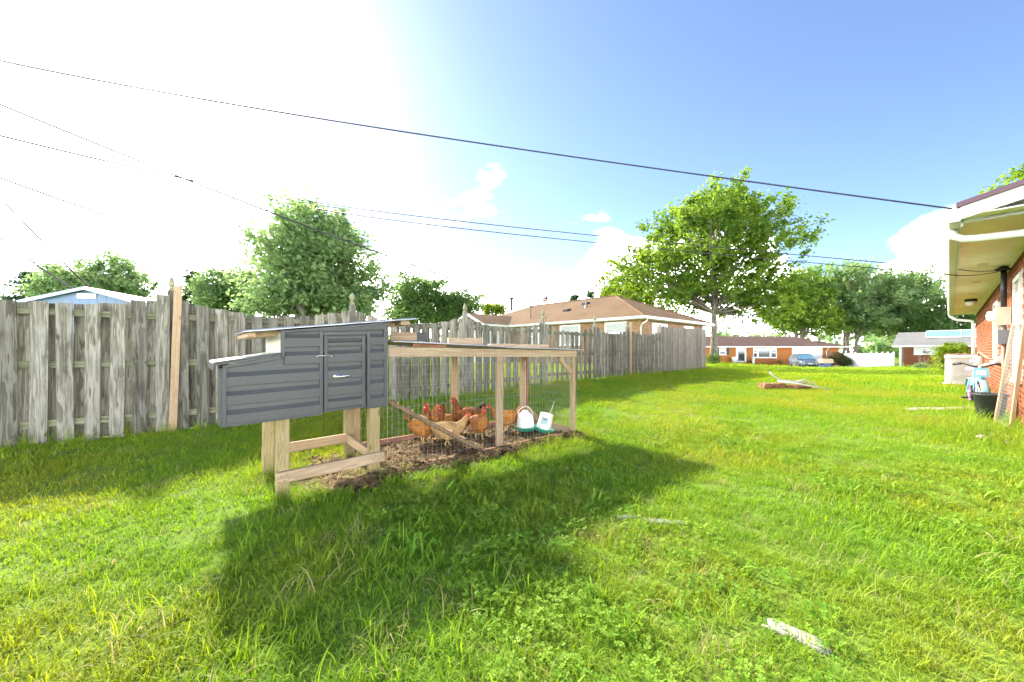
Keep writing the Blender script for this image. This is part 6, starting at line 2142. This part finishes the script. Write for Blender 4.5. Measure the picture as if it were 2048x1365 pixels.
gm = empty('gas_meter', 'grey gas meter with bent pipes near the air conditioner', 'gas meter', HP(15.2, D0 + .20, 0), HR)
MB().lathe([(.06, .80), (.085, .82), (.095, .90), (.085, 1.0), (.06, 1.03)], 16).build('body', 'ac_paint', gm, smooth=True)
MB().lathe([(.05, -.03), (.05, .03)], 16, (0, .09, .92)).build('dial', 'white_paint', gm)
MB().tube([(-.10, 0, 1.05), (-.10, 0, 1.12), (-.3, 0, 1.14), (-.6, -.02, 1.10), (-1.3, -.1, 1.0), (-1.4, -.17, .98)], .018, 8).tube([(.10, 0, 1.05), (.10, 0, 1.12), (.16, 0, 1.12), (.16, 0, .0)], .018, 8).build('pipe', 'copper_brown', gm, smooth=True)
MB().tube([(-.62, .02, .35), (-.62, .02, .78), (-.62, -.1, .84), (-.62, -.2, .84)], .035, 10).build('vent_pipe', 'soffit_paint', gm, smooth=True)
tv = empty('dryer_hood', 'white triangular vent hood on the brick wall below the switch box', 'vent', HP(10.95, D0, 1.05), HR)
MB().prism([(-.12, .004, -.09), (.12, .004, -.09), (.12, .16, -.09), (-.12, .16, -.09)], (0, 0, .012)).build('lip', 'white_dirty', tv)
MB().add([(-.12, .004, -.08), (.12, .004, -.08), (.12, .16, -.08), (-.12, .16, -.08), (-.12, .004, .16), (.12, .004, .16)], [(3, 2, 5, 4), (0, 3, 4), (1, 5, 2), (0, 4, 5, 1), (0, 1, 2, 3)]).build('hood', 'white_dirty', tv)

# air conditioner
ac = empty('air_conditioner', 'cream air conditioner unit on the grass by the brick wall', 'air conditioner', HP(18.6, -.27, gz(*HP(18.6, -.27, 0).to_2d())), HR)
A = .36


def rsq(r_, z, n_=36, e_=.32):
    return [(math.copysign(abs(math.cos(w)) ** e_, math.cos(w)) * r_, math.copysign(abs(math.sin(w)) ** e_, math.sin(w)) * r_, z) for w in [2 * math.pi * (i + .5) / n_ for i in range(n_)]]


def rloft(secs_, nm, mt, par):
    vs, fs = [], []
    for r_, z in secs_:
        vs += rsq(r_, z)
    m_ = len(secs_)
    for i in range(m_ - 1):
        for j in range(36):
            fs.append((i * 36 + j, i * 36 + (j + 1) % 36, (i + 1) * 36 + (j + 1) % 36, (i + 1) * 36 + j))
    fs += [tuple(range(35, -1, -1)), tuple(range((m_ - 1) * 36, m_ * 36))]
    return MB().add(vs, fs).build(nm, mt, par)


MB().box(-A - .08, A + .08, -A - .08, A + .08, .0, .06).build('pad', 'concrete', ac)
rloft([(A, .062), (A, .12)], 'base_pan', 'ac_paint', ac)
rloft([(A - .03, .12), (A - .03, .86)], 'coil', 'meter_beige', ac)
for i in range(20):
    z = .125 + i * .0365
    rloft([(A - .012, z), (A, z + .003), (A - .008, z + .024)], 'louvre', 'ac_paint', ac)
rloft([(A, .86), (A + .012, .87), (A + .012, .94), (A - .02, .965)], 'top_panel', 'ac_paint', ac)
gr = MB()
for i in range(6):
    r_ = .05 + i * .048
    gr.tube([(r_ * math.cos(a), r_ * math.sin(a), 0.975) for a in [2 * math.pi * k_ / 24 for k_ in range(25)]], .005, 4, cap=False)
gr.build('fan_grille', 'black_iron', ac)
for i, (a, l_) in enumerate(((.3, .55), (1.4, .45), (2.2, .62), (4.0, .5))):
    o = MB().tube([(-l_ / 2, 0, 0), (0, .02, .02), (l_ / 2, 0, .0)], [.012, .014, .007], 6).build('stick', 'wood_red', loc=HP(18.6 - .1 + .06 * i, -.27 + .04 * i, ac.location.z + .988), rot=(0, 0, a))
    tag(o, 'dead twig lying on top of the air conditioner', 'twig', 'twigs on the air conditioner')

# children's bicycle seen from the front
bk = empty('bicycle', 'small pale blue and pink bicycle standing by the wall', 'bicycle', HP(12.3, -.36, gz(*HP(12.3, -.36, 0).to_2d())), HR + R(180 + 8))
bk.scale = (1.12,) * 3
WR = .225                                        # local x forward (towards the camera)


def wheel(x, steer=0.0):
    w_ = empty('wheel', None, None, (x, 0, WR), steer); w_.parent = bk
    n_ = 28
    MB().tube([((WR - .022) * math.cos(a), 0, (WR - .022) * math.sin(a)) for a in [2 * math.pi * i / n_ for i in range(n_ + 1)]], .024, 8, cap=False).build('tyre', 'rubber', w_, smooth=True)
    MB().tube([((WR - .045) * math.cos(a), 0, (WR - .045) * math.sin(a)) for a in [2 * math.pi * i / n_ for i in range(n_ + 1)]], .012, 6, cap=False).build('rim', 'bike_pink', w_, smooth=True)
    sp_ = MB().tube([(0, -.035, 0), (0, .035, 0)], .018, 8)
    for i in range(14):
        a = 2 * math.pi * i / 14
        sp_.tube([(0, .02 * (-1) ** i, 0), ((WR - .045) * math.cos(a), 0, (WR - .045) * math.sin(a))], .003, 4)
    sp_.build('spokes', 'bike_pink', w_)
    return w_


wheel(.40, R(12)); wheel(-.36)
fr = MB()
for a, b, r_ in (((.30, 0, .60), (-.10, 0, .36), .022), ((.30, 0, .54), (-.05, 0, .24), .022), ((-.16, 0, .58), (-.05, 0, .22), .02), ((-.05, .05, .24), (-.36, .05, WR), .012), ((-.05, -.05, .24), (-.36, -.05, WR), .012), ((-.12, .05, .48), (-.36, .05, WR), .012), ((-.12, -.05, .48), (-.36, -.05, WR), .012)):
    fr.tube([a, b], r_, 8)
fr.build('frame', 'bike_blue', bk, smooth=True)
fk = MB()
for sg in (-1, 1):
    fk.tube([(.32, sg * .05, .50), (.38, sg * .05, .32), (.40, sg * .05, WR)], .013, 8)
fk.tube([(.32, -.05, .50), (.32, .05, .50)], .015, 8).tube([(.33, 0, .48), (.27, 0, .70)], .018, 8)
fk.build('fork', 'bike_blue', bk, smooth=True)
MB().tube([(.20, -.29, .74), (.24, -.2, .76), (.26, -.06, .70), (.26, .06, .70), (.24, .2, .76), (.20, .29, .74)], .012, 8).build('handlebar', 'black_iron', bk, smooth=True)
for sg in (-1, 1):
    MB().tube([(.20, sg * .20, .755), (.185, sg * .31, .735)], .019, 8).build('grip', 'rubber', bk, smooth=True)
hb = [(.40 + (WR + .03) * math.cos(a), (WR + .03) * math.sin(a) + WR) for a in [R(15 + i * 12) for i in range(11)]]
for cx_, nm in ((.40, 'fender'), (-.36, 'fender')):
    vs, fs = [], []
    for i in range(11):
        a = R((10 if cx_ > 0 else 30) + i * 13)
        for yy in (-.045, -.03, .03, .045):
            rr_ = WR + (.030 if abs(yy) < .04 else .015)
            vs.append((cx_ + rr_ * math.cos(a), yy, WR + rr_ * math.sin(a)))
    for i in range(10):
        for j in range(3):
            p_ = i * 4 + j
            fs.append((p_, p_ + 1, p_ + 5, p_ + 4))
    o = MB().add(vs, fs).build(nm, 'bike_blue', bk, smooth=True)
    sm = o.modifiers.new('thickness', 'SOLIDIFY'); sm.thickness = .004
MB().prism([(-.30, -.08, .62), (-.30, .08, .62), (-.02, .025, .635), (-.02, -.025, .635)], (0, 0, .05)).tube([(-.17, 0, .56), (-.17, 0, .63)], .012, 8).build('saddle', 'bike_pink', bk)
MB().prism([(.345, -.10, .52), (.345, .10, .52), (.325, .08, .68), (.325, -.08, .68)], (.03, 0, .004)).build('front_plate', 'bike_blue', bk)
MB().prism([(.378, -.06, .56), (.378, .06, .56), (.364, .05, .64), (.364, -.05, .64)], (.004, 0, .001)).build('badge', 'white_paint', bk)
for sg in (-1, 1):
    MB().box(-.08, .02, sg * .13 - .035, sg * .13 + .035, .20 + sg * .09, .225 + sg * .09).build('pedal', 'rubber', bk)
MB().tube([(-.03, -.10, .12), (-.03, -.05, .12), (-.03, -.05, .34), (-.03, .10, .34)], .010, 6).build('crank', 'black_iron', bk)
MB().tube([(-.2, .05, .22), (-.22, .20, .01)], .009, 6).build('kickstand', 'black_iron', bk)

# black tub with a tool handle in it
bt = empty('planter_tub', 'black plastic nursery tub between the bicycle and the leaning frame', 'tub', HP(9.75, -.43, gz(*HP(9.75, -.43, 0).to_2d())))
MB().lathe([(.13, 0), (.135, .005), (.175, .40), (.195, .405), (.198, .43), (.180, .435), (.170, .40), (.128, .02), (.01, .02)], 28).build('tub', 'plastic_black', bt, smooth=True)
hnd = tag(beam('tool_handle', HP(9.75, -.43, bt.location.z + .05), HP(9.50, -.62, bt.location.z + .78), .03, .03, 'wood_new', None, bev=.01), 'pale wooden tool handle sticking out of the black tub', 'handle')

# wire-covered frame leaning on the wall
lf_ = empty('screen_frame', 'wooden frame with wire mesh leaning on the brick wall', 'frame', HP(9.0, -.5, gz(*HP(9.0, -.5, 0).to_2d())), HR)
b0, b1, t0, t1 = Vector((.40, .035, .02)), Vector((-.37, -.06, .02)), Vector((.18, -.120, 1.50)), Vector((-.60, -.160, 1.50))
fu = (t0 - b0).cross(b1 - b0).normalized()
for a, b, m_ in ((b0, t0, 'wood_new'), (b1, t1, 'wood_new'), (b0 + (t0 - b0) * .02, b1 + (t1 - b1) * .02, 'wood_pale'), (t0, t1, 'wood_pale')):
    beam('stile' if m_ == 'wood_new' else 'cross_bar', a, b, .055, .036, m_, lf_, up=fu)
mb = MB()
for i in range(1, 16):
    f = i / 16
    mb.tube([b0.lerp(b1, f) + Vector((0, .025, 0)), t0.lerp(t1, f) + Vector((0, .025, 0))], .0013, 3, cap=False)
for i in range(1, 30):
    f = i / 30
    mb.tube([b0.lerp(t0, f) + Vector((0, .025, 0)), b1.lerp(t1, f) + Vector((0, .025, 0))], .0013, 3, cap=False)
tag(mb.build('wire_mesh', 'wire', lf_), kind='stuff')
# pale rubble below it
rr = random.Random(9)
for i in range(14):
    s, d = 8.1 + rr.uniform(-.5, .6), -.33 + rr.uniform(-.2, .16)
    q = rr.uniform(.035, .075)
    o = MB()
    vs = [(Vector(x) * q * rr.uniform(.7, 1.2)) for x in [(1, 0, 0), (-1, .1, 0), (0, 1, .1), (.1, -1, 0), (.7, .7, .3), (-.7, .6, .2), (0, 0, .75), (.5, -.6, .45), (-.5, -.6, .4)]]
    import bmesh
    bm = bmesh.new()
    for v_ in vs:
        bm.verts.new(v_)
    bmesh.ops.convex_hull(bm, input=bm.verts)
    me_ = bpy.data.meshes.new('rubble_stone'); bm.to_mesh(me_); bm.free()
    p_ = HP(s, d, 0)
    o = link('rubble_stone', me_, 'stone_white', None, loc=(p_.x, p_.y, gz(p_.x, p_.y) + .01), rot=(0, 0, rr.uniform(0, 6)))
    tag(o, 'white rubble stone in the heap at the foot of the leaning frame', 'stone', 'white rubble stones')

# ------------------------------------------------------------------ heap of bricks with scrap on the lawn
hc = ground_at(1570, 779)
heap = empty('brick_heap', 'low heap of orange bricks in the middle of the lawn', 'brick heap', hc)
rr = random.Random(12)
bm_ = MB().box(-.10, .10, -.048, .048, -.03, .03).mesh('brick'); bm_.materials.append(MATS['brick_dusty'])


def hb_(x, y, z, a, tx=0.0):
    o = bpy.data.objects.new('brick', bm_); col.objects.link(o); o.parent = heap
    o.location = (x, y, z); o.rotation_euler = (tx, rr.uniform(-.05, .05), a)


for i in range(4):
    for j in range(3):
        for k_ in range(3 if i < 3 else 2):
            hb_(-.62 + i * .215 + rr.uniform(-.02, .02), -.14 + j * .115 + rr.uniform(-.02, .02), .03 + k_ * .061, rr.uniform(-.12, .12))
for i in range(16):
    hb_(.15 + rr.uniform(0, .55), rr.uniform(-.22, .25), .035 + rr.choice((0, 0, .06)), rr.uniform(0, 3.1), rr.uniform(-.4, .4))
hl = lambda pts_, w_, h_, nm, mt, lab: tag(MB().tube([hc + Vector(p_) for p_ in pts_], w_, 8, flat=h_).build(nm, mt, smooth=True), lab, 'scrap')
hl([(-.38, .1, .50), (-.28, .08, .38), (-.12, .02, .27), (.3, -.08, .22), (.55, -.1, .19)], .045, .6, 'downspout_scrap', 'white_dirty', 'bent white downspout lying across the brick heap')
hl([(-.25, -.05, .24), (.2, -.2, .19), (.95, -.42, .03)], .022, 1.0, 'plastic_pipe', 'white_paint', 'thin white pipe sloping off the brick heap into the grass')
hl([(.30, .05, .21), (.55, .0, .28), (.75, -.1, .20), (.85, -.2, .05)], .018, 1.0, 'plastic_pipe', 'white_dirty', 'bowed pale pipe arching over the right end of the brick heap')
tag(beam('scrap_board', hc + Vector((-.15, .05, .25)), hc + Vector((.42, -.06, .23)), .11, .02, 'wood_pale'), 'pale scrap board on top of the brick heap', 'board')

# ------------------------------------------------------------------ overhead cables
def cable(a, b, sag, r_, label, n_=40, r1=None):
    a, b = Vector(a), Vector(b)
    r1 = r1 or r_
    pts_ = [a.lerp(b, i / n_) + Vector((0, 0, -4 * sag * (i / n_) * (1 - i / n_))) for i in range(n_ + 1)]
    o = MB().tube(pts_, [r_ + (r1 - r_) * min(1, i / n_ * 1.15) for i in range(n_ + 1)], 6).build('overhead_cable', 'cable', smooth=True)
    return tag(o, label, 'cable')


gcor = HP(S0 + .02, GD + .06, SZ + .10)
cable(at(-150, 88, 11.5), gcor, .22, .025, 'thick black service cable running across the whole sky to the near gutter', r1=.009)
mast = HP(10.53, D0 + .08, SZ - .06)
cable(at(560, 392, 30), HP(10.2, -.1, SZ - .02), .25, .060, 'upper of the twin black wires above the tan roof', r1=.009)
cable(at(560, 404, 30), HP(10.4, -.1, SZ - .10), .30, .060, 'lower of the twin black wires above the tan roof', r1=.009)
for i, q in enumerate((HP(10.2, -.1, SZ - .02), HP(10.4, -.1, SZ - .10))):
    cable(q, mast + Vector((0, 0, -.01 * i)), .03, .007, ['upper thin wire stapled under the near eaves', 'lower thin wire drooping under the near eaves'][i], 10)
nm_ = (nbh.matrix_basis @ (roofpt(1.2, 9.4) + Vector((0, .1, 1.05))))
cable(at(-120, 160, 12), nm_, .35, .026, 'long wire slanting from the upper left down to the neighbour roof mast', r1=.050)
cable(at(-120, 242, 15), at(700, 420, 34), .3, .036, 'faint wire crossing the white sky at the left', r1=.045)
cable(at(-100, 320, 18), at(620, 560, 40), .3, .042, 'wire dropping behind the big oval tree', r1=.06)
cable(at(-80, 415, 15), at(170, 592, 19), .15, .028, 'low wire running down to the blue shed roof', r1=.036)
cable(at(-60, 330, 20), at(190, 585, 30), .2, .036, 'thin wire above the blue shed at far left', r1=.055)
